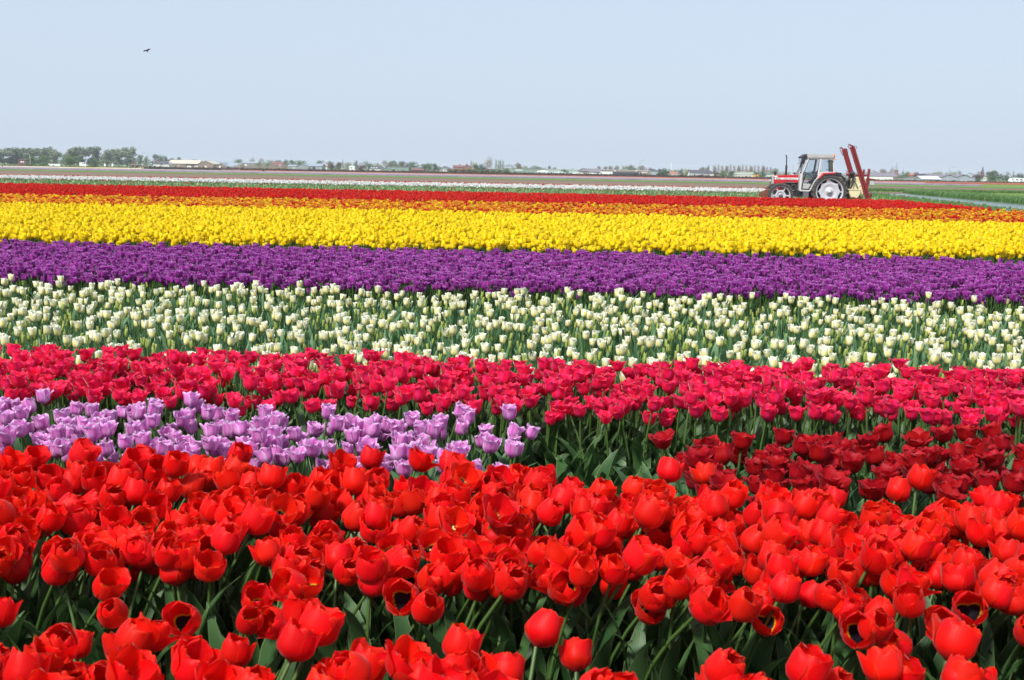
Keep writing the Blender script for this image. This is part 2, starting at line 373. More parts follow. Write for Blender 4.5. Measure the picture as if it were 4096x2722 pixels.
TUL = {
 'red': dict(h=.50, lean=.16, lean_x=.16, open=.49, open_sd=.17, omin=.28, omax=1.0, size=1.02, len=.080, rad=.040, wid=.043, tipk=3.6, cup=.06, flare=.002, curl=.16, nu=9, nv=7, leaves=3, ll=.30, lw=.027, bend=(.5, 1.5), face=.5, centre=True, pvar=.16, wave=.0022),
 'crimson': dict(h=.50, lean=.07, lean_x=.03, open=.56, open_sd=.09, omin=.4, omax=.85, size=1.02, len=.066, rad=.029, wid=.033, tipk=2.2, cup=.06, flare=.012, nu=7, nv=5, leaves=3, ll=.28, lw=.030, bend=(.8, 2.2), centre=False, pvar=.10),
 'lilac': dict(h=.46, lean=.12, open=.52, open_sd=.07, omin=.4, omax=.75, size=.86, len=.074, rad=.031, wid=.035, tipk=2.6, cup=.04, flare=.006, nu=8, nv=5, leaves=3, ll=.24, lw=.026, bend=(.5, 1.6), pvar=.10),
 'darkred': dict(h=.44, lean=.10, open=.60, open_sd=.10, omin=.45, omax=1, size=1.12, len=.066, rad=.032, wid=.034, tipk=3.2, cup=.08, flare=.008, nu=8, nv=5, leaves=3, ll=.26, lw=.024, bend=(.5, 1.8), pvar=.14, npet=7),
 'cream': dict(h=.42, lean=.05, open=.47, open_sd=.04, omin=.36, omax=.58, size=.90, len=.074, rad=.025, wid=.030, tipk=6.0, cup=.02, flare=.002, nu=7, nv=5, leaves=3, ll=.27, lw=.018, bend=(.3, 1.5), pvar=.05, lstep=1.4),
 'bud': dict(h=.38, lean=.04, open=.10, open_sd=.03, omin=.02, omax=.18, size=.84, len=.072, rad=.014, wid=.015, tipk=1.6, cup=.02, flare=0, nu=6, nv=3, leaves=3, ll=.28, lw=.018, bend=(.2, 1.2), pvar=.02, npet=5),
 'purple': dict(h=.46, lean=.05, open=.46, open_sd=.06, omin=.3, omax=.62, size=1.0, len=.066, rad=.027, wid=.032, tipk=2.8, cup=.03, flare=.010, nu=5, nv=3, leaves=2, ll=.26, lw=.022, bend=(.3, 1.3), lnu=5, sn=4, pvar=.06),
 'yellow': dict(h=.54, lean=.07, lean_x=.08, open=.46, open_sd=.10, size=1.0, len=.072, rad=.035, wid=.038, tipk=5, cup=.05, flare=.002, nu=5, nv=3, leaves=2, ll=.30, lw=.024, bend=(.2, 1.0), lnu=4, sn=4, stemk=1.2),
 'flame': dict(h=.50, lean=.07, open=.60, open_sd=.10, size=1.0, len=.070, rad=.032, wid=.030, tipk=3, cup=.05, flare=.010, nu=4, nv=3, leaves=1, ll=.26, lw=.022, bend=(.2, 1.0), lnu=4, sn=3),
 'far': dict(h=.50, lean=.05, open=.5, open_sd=.08, size=1.08, len=.070, rad=.036, wid=.038, tipk=5, cup=.05, flare=.0, nu=4, nv=3, leaves=1, ll=.26, lw=.03, bend=(.2, 1.0), lnu=3, sn=3),
}

hidden = {}
def variant_collection(key, spec, n, mats, extra=()):
    c = bpy.data.collections.new('variants ' + key)
    for i in range(n):
        pr = tulip_parts(spec, 1000 + i * 17 + len(key) * 101)
        c.objects.link(bpy.data.objects.new('%s variant %02d' % (key, i), joined(pr, key, mats)))
    for i, (sp, ms) in enumerate(extra):
        pr = tulip_parts(sp, 5000 + i * 13)
        c.objects.link(bpy.data.objects.new('%s variant %02d' % (key, n + i), joined(pr, key + ' extra', ms)))
    hidden[key] = (c, n + len(extra)); return c

def scatter(name, pts, rz, scl, idx, coll, label, cat):
    """one object of kind stuff: points carrying copies of the shapes in coll"""
    me = bpy.data.meshes.new(name); n = len(pts)
    me.vertices.add(n); me.vertices.foreach_set('co', np.asarray(pts, dtype=np.float32).ravel())
    a = me.attributes.new('rot', 'FLOAT_VECTOR', 'POINT'); rr = np.zeros((n, 3), np.float32); rr[:, 2] = rz
    rr[:, 0] = rng.normal(0, .05, n); rr[:, 1] = rng.normal(0, .05, n); a.data.foreach_set('vector', rr.ravel())
    a = me.attributes.new('scl', 'FLOAT', 'POINT'); a.data.foreach_set('value', np.asarray(scl, np.float32))
    a = me.attributes.new('idx', 'INT', 'POINT'); a.data.foreach_set('value', np.asarray(idx, np.int32))
    o = mesh_obj(name, me)
    ng = bpy.data.node_groups.new(name + ' planting', 'GeometryNodeTree')
    ng.interface.new_socket('Geometry', in_out='INPUT', socket_type='NodeSocketGeometry')
    ng.interface.new_socket('Geometry', in_out='OUTPUT', socket_type='NodeSocketGeometry')
    N = ng.nodes.new; gi, go = N('NodeGroupInput'), N('NodeGroupOutput')
    ip = N('GeometryNodeInstanceOnPoints'); ci = N('GeometryNodeCollectionInfo'); ci.inputs['Collection'].default_value = coll
    ci.inputs['Separate Children'].default_value = True; ci.inputs['Reset Children'].default_value = True
    def na(nm, dt):
        x = N('GeometryNodeInputNamedAttribute'); x.data_type = dt; x.inputs['Name'].default_value = nm; return x.outputs['Attribute']
    L = ng.links.new
    L(gi.outputs[0], ip.inputs['Points']); L(ci.outputs[0], ip.inputs['Instance']); ip.inputs['Pick Instance'].default_value = True
    L(na('idx', 'INT'), ip.inputs['Instance Index']); L(na('rot', 'FLOAT_VECTOR'), ip.inputs['Rotation']); L(na('scl', 'FLOAT'), ip.inputs['Scale'])
    L(ip.outputs[0], go.inputs[0])
    md = o.modifiers.new('planting', 'NODES'); md.node_group = ng
    return tag(o, label, cat, kind='stuff')

def bed_points(back, front, h, d, x0=0.0, x1=4096.0, jit=.42, mx=.12, rowd=None):
    """jittered rows between two lines given as photo heights at the left and right frame edges (flower level h)"""
    def line(yl, yr, xx):
        y = yl + (yr - yl) * xx / 4096.0
        return on_ground(xx, y, h).xy
    xa = x0 - (4096 * mx if x0 == 0 else 0); xb = x1 + (4096 * mx if x1 == 4096 else 0)
    b0, b1, f0, f1 = line(*back, xa), line(*back, xb), line(*front, xa), line(*front, xb)
    # keep the sides parallel to the view rather than fanning past the near edge
    depth = ((b0 - f0).length + (b1 - f1).length) / 2
    nr = max(2, int(depth / (rowd or d)) + 1); pts = []
    for i in range(nr):
        s = i / (nr - 1); p, q = f0.lerp(b0, s), f1.lerp(b1, s)
        m = max(2, int((q - p).length / d)); t = (np.arange(m) + rng.uniform(-jit, jit, m)) / m
        w = rng.uniform(-jit, jit, m) * (rowd or d)
        dx = (q - p); n = Vector((-dx.y, dx.x)).normalized()
        pts.append(np.stack([p.x + dx.x * t + n.x * w, p.y + dx.y * t + n.y * w, np.zeros(m)], 1))
    return np.concatenate(pts)
S_ = 1.7363   # photo pixels per viewed pixel
def D2(a, b): return (a * S_, b * S_)

def sheet(name, pts, z, m, label, cat='field', kind='structure'):
    mb = MB(); mb.add([(p[0], p[1], z) for p in pts], [tuple(range(len(pts)))]); o = mb.build(name, m); return tag(o, label, cat, kind=kind)
def band(name, back, front, z, m, label, cat='field', x0=-600, x1=4700, h=0.0):
    pts = [on_ground(x, l[0] + (l[1] - l[0]) * x / 4096, h).xy for l, x in ((front, x0), (front, x1), (back, x1), (back, x0))]
    return sheet(name, pts, z, m, label, cat)

# ------------------------------------------------------------------ ground, fields, water
M['soil'] = ground_mat('brown soil', (0.13, 0.088, 0.062), (0.22, 0.155, 0.115), (0.16, 0.115, 0.085), sc=0.8, fine=7, bump=0.8)
M['dark_soil'] = ground_mat('damp soil between beds', (0.06, 0.045, 0.03), (0.13, 0.10, 0.07), sc=4, fine=40)
M['green_field'] = ground_mat('grass field', (0.085, 0.16, 0.03), (0.15, 0.22, 0.05), (0.18, 0.21, 0.06), sc=0.5, fine=6, stretch=(1, .5, 1))
M['bed_green'] = ground_mat('leafy bed', (0.05, 0.11, 0.03), (0.11, 0.19, 0.06), sc=2, fine=12)
M['verge'] = ground_mat('grass verge', (0.07, 0.16, 0.03), (0.12, 0.24, 0.04), sc=2, fine=14)
M['hyacinth'] = ground_mat('mauve flower strip', (0.15, 0.11, 0.16), (0.30, 0.24, 0.29), sc=0.6, fine=4, stretch=(.25, 2, 1))
M['pink_strip'] = ground_mat('pale pink flower strip', (0.28, 0.20, 0.22), (0.46, 0.38, 0.38), sc=0.6, fine=4)
M['rust_strip'] = ground_mat('rusty red flower strip', (0.30, 0.07, 0.05), (0.42, 0.14, 0.09), sc=0.6, fine=4)
M['cream_strip'] = ground_mat('cream flower strip', (0.62, 0.58, 0.34), (0.74, 0.72, 0.55), (0.55, 0.44, 0.12), sc=0.2, fine=4)
tag(sheet('ground', [(-1750, -40), (1750, -40), (1750, 3000), (-1750, 3000)], 0.0, M['green_field'], 'flat polder ground running to the horizon', 'ground'))
def box_sheet(name, yb, yf, z0, z1, m, label, x0=-700, x1=4800, cat='flower strip'):
    """low raised strip of crop between two lines of the photo, with real height"""
    P = [on_ground(x, l[0] + (l[1] - l[0]) * x / 4096, 0).xy for l, x in ((yf, x0), (yf, x1), (yb, x1), (yb, x0))]
    mb = MB(); V = [(p[0], p[1], z) for z in (z0, z1) for p in P]
    mb.add(V, [(4, 5, 6, 7), (0, 1, 5, 4), (1, 2, 6, 5), (2, 3, 7, 6), (3, 0, 4, 7)])
    return tag(mb.build(name, m), label, cat, kind='structure')
sheet('tulip_field_soil', [(-90, -4), (15.5, -4), (16.4, 38), (17.5, 60), (30, 72), (33, 112), (-170, 112)], 0.002, M['dark_soil'], 'damp brown soil under the tulip beds', 'soil')
band('ploughed_field', (681, 753), (711, 786), 0.03, M['soil'], 'bare brown field behind the white tulips', 'field')
band('grass_margin', (678, 752), (683, 756.5), 0.06, M['verge'], 'thin green margin between bare soil and mauve flowers', 'verge')
sheet('track_verge', [(16.6, 30), (19.6, 36), (22.2, 50), (24.2, 60), (26.4, 72), (28.4, 85), (30.5, 98), (34.0, 117), (18, 117), (17.5, 62)], 0.012, M['verge'], 'mown grass track beside the ditch and the tractor', 'verge')
box_sheet('mauve_flower_strip', (672.5, 745.3), (677.5, 748.8), 0.0, 0.22, M['hyacinth'], 'long mauve hyacinth strip in front of the hedge', x1=3930)
box_sheet('pale_flower_strip', (670.3, 743), (672.0, 744.6), 0.0, 0.30, M['pink_strip'], 'thin pale pink flower strip behind the mauve one', x1=3700)
box_sheet('cream_flower_strip', (666.2, 736.0), (669.0, 739), 0.0, 0.42, M['cream_strip'], 'cream and yellow flower strip beside the pickers', x1=690)
box_sheet('rusty_flower_strip', (667.0, 737.5), (669.6, 741), 0.0, 0.34, M['rust_strip'], 'rusty red flower strip along the foot of the hedge', x0=900)

# water in the ditch, set below the fields, with the banks sloping down to it
WZ = -0.38
wt = NT('ditch water'); pos = wt.n('ShaderNodeNewGeometry').outputs['Position']
mp = wt.n('ShaderNodeMapping', i_Scale=(.5, 1.6, 1)); wt.l(pos, mp.inputs[0])
bp = wt.n('ShaderNodeBump', i_Strength=.25, i_Distance=.05); wt.l(wt.noise(2.5, 4, mp.outputs[0]), bp.inputs['Height']); wt.l(bp.outputs[0], wt.b.inputs['Normal'])
wt.b.inputs['Base Color'].default_value = (.10, .13, .14, 1); wt.b.inputs['Roughness'].default_value = .12; wt.b.inputs['IOR'].default_value = 1.33
wt.b.inputs['Specular IOR Level'].default_value = 0.8
M['water'] = wt.m
# centre line of the ditch: x of near edge, far edge at each distance
DITCH = [(36, 20.5, 23.8), (50, 23.0, 27.6), (60, 25.0, 29.0), (72, 27.2, 30.8), (85, 29.2, 32.4), (98, 31.3, 34.2), (110, 33.4, 36.0), (117, 34.8, 37.5)]
def ditch_x(y):
    ys = [d[0] for d in DITCH]; return float(np.interp(y, ys, [d[1] for d in DITCH])), float(np.interp(y, ys, [d[2] for d in DITCH]))
# the ground is one flat sheet: the ditch is raised between low dykes instead (water 4 mm above the sheet, banks above it)
wp = [(d[1] - 1.0, d[0]) for d in DITCH] + [(33.5, 122), (38.5, 122)] + [(d[2] + 1.0, d[0]) for d in DITCH[::-1]]
sheet('ditch_water', wp, 0.02, M['water'], 'narrow water ditch curving past the ends of the tulip beds', 'water')
def bank(name, pts_lo, pts_hi, h, label):
    mb = MB(); n = len(pts_lo)
    V = [(p[0], p[1], 0.0) for p in pts_lo] + [(p[0], p[1], h) for p in pts_hi]
    mb.add(V, [(i, i + 1, n + i + 1, n + i) for i in range(n - 1)], smooth=True)
    return V, mb
far_lo = [(ditch_x(y)[1] - .2, y) for y in np.linspace(36, 117, 30)]
far_hi = [(ditch_x(y)[1] + 1.3, y) for y in np.linspace(36, 117, 30)]
far_flat = [(60 + y * .7, y) for y in np.linspace(36, 117, 30)]
mb = MB(); n = 30
V = [(p[0], p[1], 0.0) for p in far_lo] + [(p[0], p[1], .14) for p in far_hi] + [(p[0], p[1], .13) for p in far_flat]
mb.add(V, [(k * n + i, (k + 1) * n + i, (k + 1) * n + i + 1, k * n + i + 1) for k in range(2) for i in range(n - 1)], smooth=True)
tag(mb.build('meadow', M['green_field']), 'flat green meadow across the ditch', 'meadow', kind='structure')
mb = MB(); n = 20
xs = np.linspace(31, 150, n)
V = [(x, 121.6, 0.0) for x in xs] + [(x, 123.2, .15) for x in xs] + [(x, 127, .15) for x in xs] + [(x, 129, 0) for x in xs]
mb.add(V, [(k * n + i, (k + 1) * n + i, (k + 1) * n + i + 1, k * n + i + 1) for k in range(3) for i in range(n - 1)], smooth=True)
tag(mb.build('ditch_bank', M['verge']), 'low grassy bank on the far side of the cross ditch', 'bank', kind='structure')

# ------------------------------------------------------------------ grass along the banks
M['grass'] = leaf_mat('grass blades', (0.05, 0.13, 0.03), (0.12, 0.25, 0.06), trans=.3)
M['grass_pale'] = leaf_mat('pale grass blades', (0.12, 0.2, 0.05), (0.28, 0.34, 0.12), trans=.3)
def tuft(name, seed, h, nbl, lean, ms):
    r = np.random.default_rng(seed); mb = MB()
    for i in range(nbl):
        a = r.uniform(0, 6.28); b = Vector((r.normal(0, .10), r.normal(0, .10), 0)); hh = h * r.uniform(.5, 1.1); w = r.uniform(.008, .02)
        d = Vector((math.cos(a) * .12 + lean, math.sin(a) * .12, 0)) * hh; s = Vector((-math.sin(a), math.cos(a), 0)) * w
        p = [b - s, b + s, b + d * .35 + Vector((0, 0, hh * .6)) + s * .8, b + d * .35 + Vector((0, 0, hh * .6)) - s * .8, b + d * 1.2 + Vector((0, 0, hh))]
        mb.add(p, [(0, 1, 2, 3), (3, 2, 4)], 0 if r.random() < .8 else 1, [(0, 0), (1, 0), (1, .6), (0, .6), (.5, 1)])
    return mb.mesh(name, ms)
tc_ = bpy.data.collections.new('tuft variants')
for i in range(5): tc_.objects.link(bpy.data.objects.new('tuft variant %d' % i, tuft('tuft', i, .42, 22, .35, [M['grass'], M['grass_pale']])))
n = 4200
yy = 36 + 81 * rng.random(n) ** .9; off = rng.exponential(.55, n)
P = np.stack([[ditch_x(y)[1] + .1 + o for y, o in zip(yy, off)], yy, np.clip(off * .1, 0, .13)], 1)
scatter('reed_grass', P, rng.normal(0, .5, n), rng.uniform(.6, 1.15, n) * np.where(off > 1.3, .5, 1), rng.integers(0, 5, n), tc_, 'tall wind-bent grass along the far bank of the ditch', 'grass')
n = 3000
P = np.stack([rng.uniform(32, 75, n), rng.uniform(121.8, 125, n), np.zeros(n) + .12], 1)
scatter('bank_grass', P, rng.normal(0, .5, n), rng.uniform(.4, .8, n), rng.integers(0, 5, n), tc_, 'dark green grass on the bank of the cross ditch', 'grass')
n = 9000
P = np.stack([rng.uniform(15.5, 33, n) + rng.normal(0, .4, n), rng.uniform(30, 117, n), np.zeros(n)], 1)
P = np.array([p for p in P if p[0] < ditch_x(p[1])[0] and p[0] > 16.6]); n = len(P)
scatter('track_grass', P, rng.normal(0, .5, n), rng.uniform(.2, .45, n), rng.integers(0, 5, n), tc_, 'short grass on the track between the beds and the ditch', 'grass')

# ------------------------------------------------------------------ tulip beds
variant_collection('red', TUL['red'], 18, [M['red'], M['stem'], M['leaf'], M['anther']])
variant_collection('crimson', TUL['crimson'], 12, [M['crimson'], M['stem'], M['leaf']])
cream_c = variant_collection('cream', TUL['cream'], 9, [M['cream'], M['stem'], M['leaf_blue']], [(TUL['bud'], [M['bud'], M['stem'], M['leaf_blue']])] * 5)
variant_collection('purple', TUL['purple'], 10, [M['purple'], M['stem'], M['leaf']])
variant_collection('yellow', TUL['yellow'], 10, [M['yellow'], M['stem'], M['leaf_dark']])
variant_collection('flame', TUL['flame'], 8, [M['flame'], M['stem'], M['leaf']], [(TUL['flame'], [M['red_far'], M['stem'], M['leaf']])] * 4 + [(TUL['flame'], [M['yellow'], M['stem'], M['leaf']])])
variant_collection('far red', TUL['far'], 7, [M['red_far'], M['stem'], M['leaf']])
variant_collection('white', dict(TUL['far'], h=.48, size=1.5, leaves=0), 7, [M['white'], M['stem'], M['leaf_blue']])
# leafy plants without a flower
def leafy(name, seed, n, ll, lw, bend, mt, floppy=0.):
    r = np.random.default_rng(seed); mb = MB(); a0 = r.uniform(0, 6)
    for k in range(n):
        p, F, uv = leaf(ll * r.uniform(.7, 1.15), lw * r.uniform(.7, 1.2), a0 + k * 2.1 + r.normal(0, .4), r.uniform(*bend), .01, r, 8, r.uniform(.15, .5), r.normal(0, .6), floppy)
        mb.add(p, F, 0, uv, True)
    return mb.mesh(name, [mt])
lc = bpy.data.collections.new('leaf variants')
for i in range(8): lc.objects.link(bpy.data.objects.new('leafy %d' % i, leafy('leafy', i + 50, 3, .27, .038, (.9, 2.6), M['leaf'])))
lcb = bpy.data.collections.new('blue leaf variants')
for i in range(8): lcb.objects.link(bpy.data.objects.new('blue leafy %d' % i, leafy('blue leafy', i + 80, 4, .27, .018, (.3, 1.7), M['leaf_blue'])))
lcf = bpy.data.collections.new('far leaf variants')
for i in range(5): lcf.objects.link(bpy.data.objects.new('far leafy %d' % i, leafy('far leafy', i + 90, 4, .30, .035, (.2, 1.2), M['leaf_fresh'])))

def in_view(p, h, m=60):
    v = CAMROT.transposed() @ Vector((p[0], p[1], h - EYE)); x = 2048 + v.x / -v.z * FPX; y = 1361 - v.y / -v.z * FPX
    return (-m < x < 4096 + m and -m < y < 2722 + m), x, y

ORD = ['first', 'second', 'third', 'fourth', 'fifth', 'sixth', 'seventh', 'eighth']
def describe(kind, info, rz, y, x, where):
    """how this tulip looks and where it stands, from its own shape"""
    o = info['open']
    st = {'red': ('nearly closed', 'cup-shaped', 'half-open', 'wide-open'), 'lilac': ('slim', 'pointed', 'open', 'flaring'), 'crimson': ('slim', 'pointed', 'open', 'flaring'),
          'darkred': ('slim', 'full', 'open', 'flaring')}.get(kind, ('slim', 'narrow', 'cup-shaped', 'open'))
    k = 0 if o < .42 else 1 if o < .52 else 2 if o < .66 else 3
    ax = Matrix.Rotation(rz, 3, 'Z') @ info['axis']
    ln = 'leaning right' if ax.x > .28 else 'leaning left' if ax.x < -.12 else 'front-facing' if ax.y < -.25 else 'upright'
    colour = {'red': 'bright red', 'lilac': 'lilac', 'crimson': 'crimson', 'darkred': 'dark red', 'cream': 'cream', 'purple': 'purple', 'yellow': 'yellow'}[kind]
    tall = 'tall ' if info.get('tall', 1) > 1.06 else 'short ' if info.get('tall', 1) < .95 else ''
    # what stands straight behind it at the far side of the field
    refs = ((400, 'below windblown trees'), (620, 'below the pickers'), (900, 'below cream-roofed barn'), (1150, 'below crate stacks'), (1330, 'below grey shed'),
            (1560, 'below white camper'), (1750, 'below green sheds'), (2000, 'below slender poplars'), (2330, 'below white greenhouses'), (2620, 'below solar-roofed building'),
            (2900, 'below white house'), (3120, 'below poplar row'), (3250, "below tractor bonnet"), (3380, "below tractor cab"), (3520, 'below sprayer'),
            (3680, 'below church tower'), (3920, 'below twin-gabled warehouse'), (99999, 'below white caravan'))
    ref = next(t for lim, t in refs if x < lim)
    return ('%s%s %s tulip %s, %s, %s' % (tall, st[k], colour, ln, where, ref)).replace('bright red', 'red')

def make_protos(kind, n, mats, split, rename):
    out = []
    for i in range(n):
        pr = tulip_parts(TUL[kind], 1000 + i * 17 + len(kind) * 101)
        items = []
        pm, smt, lm = mats
        if split:
            for p in pr['petal']: items.append(('petal', p.mesh('petal', [pm])))
        else:
            b = MB()
            for p in pr['petal']: b.add(p.v, p.f, 0, p.uv, True)
            items.append(('bloom', b.mesh('bloom', [pm])))
        items.append(('stem', pr['stem'][0].mesh('stem', [smt])))
        if kind == 'cream':
            b = MB()
            for p in pr['leaf']: b.add(p.v, p.f, 0, p.uv, True)
            items.append(('foliage', b.mesh('foliage', [lm])))
        else:
            for p in pr['leaf']:
                p.m = [0] * len(p.m); items.append(('leaf', p.mesh('leaf', [lm])))
        if pr['pistil']:
            items.append(('pistil', pr['pistil'][0].mesh('pistil', [M['pistil']])))
            b = MB()
            for p in pr['stamen']: b.add(p.v, p.f, 0, None, True)
            items.append(('stamen', b.mesh('stamen', [M['anther']])))
        out.append((pr, items))
    return out

def plant_individuals(kind, name, pts, n_max, protos, where, rots, group, single=None, hz=.5):
    """the largest in view become things of their own; returns the rest of the points"""
    seen = []
    for i, p in enumerate(pts):
        ok, x, y = in_view(p, hz, 25)
        if ok: seen.append((math.hypot(p[0], p[1]), i, x, y))
    seen.sort(); take = seen[:n_max]; used = set()
    for d, i, x, y in take:
        used.add(i); k = int(rng.integers(0, len(protos))); pr, items = protos[k]; rz = rots()
        s = float(rng.uniform(.89, 1.09)); p = pts[i]
        info = dict(open=pr['open'], axis=pr['axis'], tall=s * pr['h'] / TUL[kind]['h'])
        if single is not None:
            o = mesh_obj(name, single[k], None, p)
        else:
            o = empty(name, p)
            for nm, me in items: mesh_obj(nm, me, o)
        o.location = p; o.rotation_euler = (float(rng.normal(0, .05)), float(rng.normal(0, .05)), rz); o.scale = (s, s, s)
        tag(o, describe(kind, info, rz, y, x, where(p, x, y)), 'tulip', group)
    return np.array([p for i, p in enumerate(pts) if i not in used])
def joined_singles(kind, protos_n, mats):
    return [joined(tulip_parts(TUL[kind], 1000 + i * 17 + len(kind) * 101), kind + ' tulip', mats) for i in range(protos_n)]

# nearest two red beds
A = bed_points((1432 * S_, 1560 * S_), (1960 * S_, 2150 * S_), .5, .072, mx=.25, rowd=.080)
B = bed_points((1040 * S_, 1142 * S_), (1268 * S_, 1340 * S_), .5, .070, mx=.25, rowd=.094)
RED = np.concatenate([A, B]); nA = len(A)
red_protos = make_protos('red', 18, (M['red'], M['stem'], M['leaf']), True, None)
def where_red(p, x, y):
    if y > 1400 * S_ + x * .05 and any(abs(p[0] - a[0]) < 1e-6 and abs(p[1] - a[1]) < 1e-6 for a in A): return 'nearest bed'
    if y > 1290 * S_ + x * .035: return 'front of main red bed'
    if y > 1200 * S_ + x * .035: return 'near front of red bed'
    if y > 1120 * S_ + x * .035: return 'mid red bed'
    return 'deep in red bed'
RED = plant_individuals('red', 'red_tulip', RED, 300, red_protos, where_red, lambda: float(rng.normal(0, .55)), 'red tulips in the two nearest beds')
n = len(RED); c, nv = hidden['red']
scatter('red_tulip_bed', RED, rng.normal(0, .55, n), rng.uniform(.9, 1.08, n), rng.integers(0, nv, n), c, 'back rows of the nearest bright red tulip beds', 'tulip bed')

# lilac and dark red bed
Lb = bed_points((928 * S_, 1000 * S_), (1025 * S_, 1110 * S_), .46, .076, x1=1200 * S_, rowd=.098)
lp = make_protos('lilac', 12, (M['lilac'], M['stem'], M['leaf_blue']), True, None)
Lb = plant_individuals('lilac', 'lilac_tulip', Lb, 300, lp, lambda p, x, y: 'lilac bed front' if y > 1035 * S_ else 'mid lilac bed' if y > 985 * S_ else 'lilac bed back', lambda: float(rng.uniform(0, 6.28)), 'lilac tulips behind the red bed', hz=.46)
Db = bed_points((1062 * S_, 1004 * S_), (1100 * S_, 1115 * S_), .44, .088, x0=1610 * S_, rowd=.105)
dp = make_protos('darkred', 10, (M['darkred'], M['stem'], M['leaf_blue']), True, None)
Db = plant_individuals('darkred', 'dark_red_tulip', Db, 150, dp, lambda p, x, y: 'in dark clump', lambda: float(rng.uniform(0, 6.28)), 'dark red tulips behind the red bed', hz=.38)

# crimson bed with leafy front edge
Cb = bed_points((806 * S_, 856 * S_), (890 * S_, 940 * S_), .5, .075, rowd=.102)
keep = rng.random(len(Cb)) < .93; Cb = Cb[keep]
cp = make_protos('crimson', 14, (M['crimson'], M['stem'], M['leaf']), False, None)
Cb = plant_individuals('crimson', 'crimson_tulip', Cb, 300, cp, lambda p, x, y: 'crimson bed front rows' if y > 880 * S_ + x * .03 else 'crimson bed back rows', lambda: float(rng.normal(0, 1.0)), 'crimson tulips in front of the cream ones')
n = len(Cb); c, nv = hidden['crimson']
scatter('crimson_tulip_bed', Cb, rng.normal(0, 1., n), rng.uniform(.92, 1.06, n), rng.integers(0, nv, n), c, 'back rows of the crimson tulip bed', 'tulip bed')
Lf = bed_points((812 * S_, 862 * S_), (1128 * S_, 1150 * S_), .25, .10, rowd=.10, x0=0)
Lf = np.array([p for p in Lf if (lambda q: q[1] > 1240 * S_ * .0 )(in_view(p, .25))])
n = len(Lf)
scatter('bed_leaves', Lf, rng.uniform(0, 6.28, n), rng.uniform(.7, 1.15, n), rng.integers(0, 8, n), lc, 'broad green tulip leaves around the crimson and lilac beds', 'leaves')

# cream bed with many buds
Eb = bed_points((647 * S_, 697 * S_), (838 * S_, 888 * S_), .42, .125, rowd=.135)
vis = Eb[:]
bud = rng.random(len(Eb)) < .52
cr = Eb[~bud]; bd = Eb[bud]
ep = make_protos('cream', 9, (M['cream'], M['stem'], M['leaf_blue']), False, None)
cr = plant_individuals('cream', 'cream_tulip', cr, 300, ep, lambda p, x, y: 'cream bed front' if y > 760 * S_ + x * .02 else 'mid cream bed', lambda: float(rng.uniform(0, 6.28)), 'cream tulips among green buds', hz=.42)
Eb = np.concatenate([cr, bd]); idx = np.concatenate([rng.integers(0, 9, len(cr)), rng.integers(9, 14, len(bd))]); n = len(Eb)
scatter('cream_tulip_bed', Eb, rng.uniform(0, 6.28, n), rng.uniform(.85, 1.1, n), idx, hidden['cream'][0], 'cream tulips and green buds thick with leaves', 'tulip bed')
El = bed_points((647 * S_, 697 * S_), (850 * S_, 900 * S_), .42, .10, rowd=.11); n = len(El)
scatter('cream_bed_leaves', El, rng.uniform(0, 6.28, n), rng.uniform(.75, 1.12, n), rng.integers(0, 8, n), lcb, 'narrow blue-green leaves filling the cream bed', 'leaves')

def far_bed(key, name, back, front, h, d, label, kind=None, rowd=None, single=0, limit=None, hz=.5, where='', group='', rots=None, smin=.9, smax=1.1, prob=1.0):
    P = bed_points(back, front, h, d, rowd=rowd, mx=.08)
    if prob < 1: P = P[rng.random(len(P)) < prob]
    if limit: P = np.array([p for p in P if limit(p)])
    rots = rots or (lambda m: rng.uniform(0, 6.28, m))
    if single:
        ms = {'purple': [M['purple'], M['stem'], M['leaf']], 'yellow': [M['yellow'], M['stem'], M['leaf_dark']]}[key]
        sg = joined_singles(key, 10, ms); pr = [(tulip_parts(TUL[key], 1000 + i * 17 + len(key) * 101), None) for i in range(10)]
        dd = np.sort(np.hypot(P[:, 0], P[:, 1])); cut = [dd[min(len(dd) - 1, int(single * q))] for q in (.35, .75)]
        P = plant_individuals(key, key + '_tulip', P, single, pr, lambda p, x, y: where[sum(math.hypot(p[0], p[1]) > c for c in cut)], lambda: float(rots(1)[0]), group, sg, hz)
    n = len(P); c, nv = hidden[key]
    scatter(name, P, rots(n), rng.uniform(smin, smax, n), rng.integers(0, nv, n), c, label, 'tulip bed'); return P
def end_x(p): return p[0] < 15.2 + (p[1] - 20) * .035 + rng.normal(0, .12)
far_bed('purple', 'purple_tulip_bed', D2(560, 603), D2(632, 681), .46, .093, 'wide purple tulip bed between the cream and yellow ones', single=300, hz=.46, where=('outer edge of purple bed', 'just inside purple bed', 'third row of purple bed'), group='purple tulips behind the cream bed')
far_bed('yellow', 'yellow_tulip_bed', D2(469, 517), D2(542, 580), .54, .104, 'broad bright yellow tulip bed', single=300, hz=.54, where=('outer edge of yellow bed', 'just inside yellow bed', 'third row of yellow bed'), group='yellow tulips along the front of their bed', rots=lambda m: rng.normal(0, .7, m), rowd=.112)
far_bed('flame', 'flamed_tulip_bed', D2(449, 487), D2(467, 515), .50, .13, 'orange tulip bed flamed red and yellow', limit=end_x, rowd=.16)
far_bed('far red', 'far_red_tulip_bed', D2(423.5, 469), D2(447.5, 485), .50, .15, 'far bright red tulip bed in front of the tractor', limit=end_x, rowd=.19)
Kp = far_bed('white', 'white_tulip_bed', D2(403.5, 446), D2(409, 452), .48, .25, 'strip of white tulips beyond the far red bed', rowd=.62, limit=lambda p: p[0] < 22 and p[1] > 64)
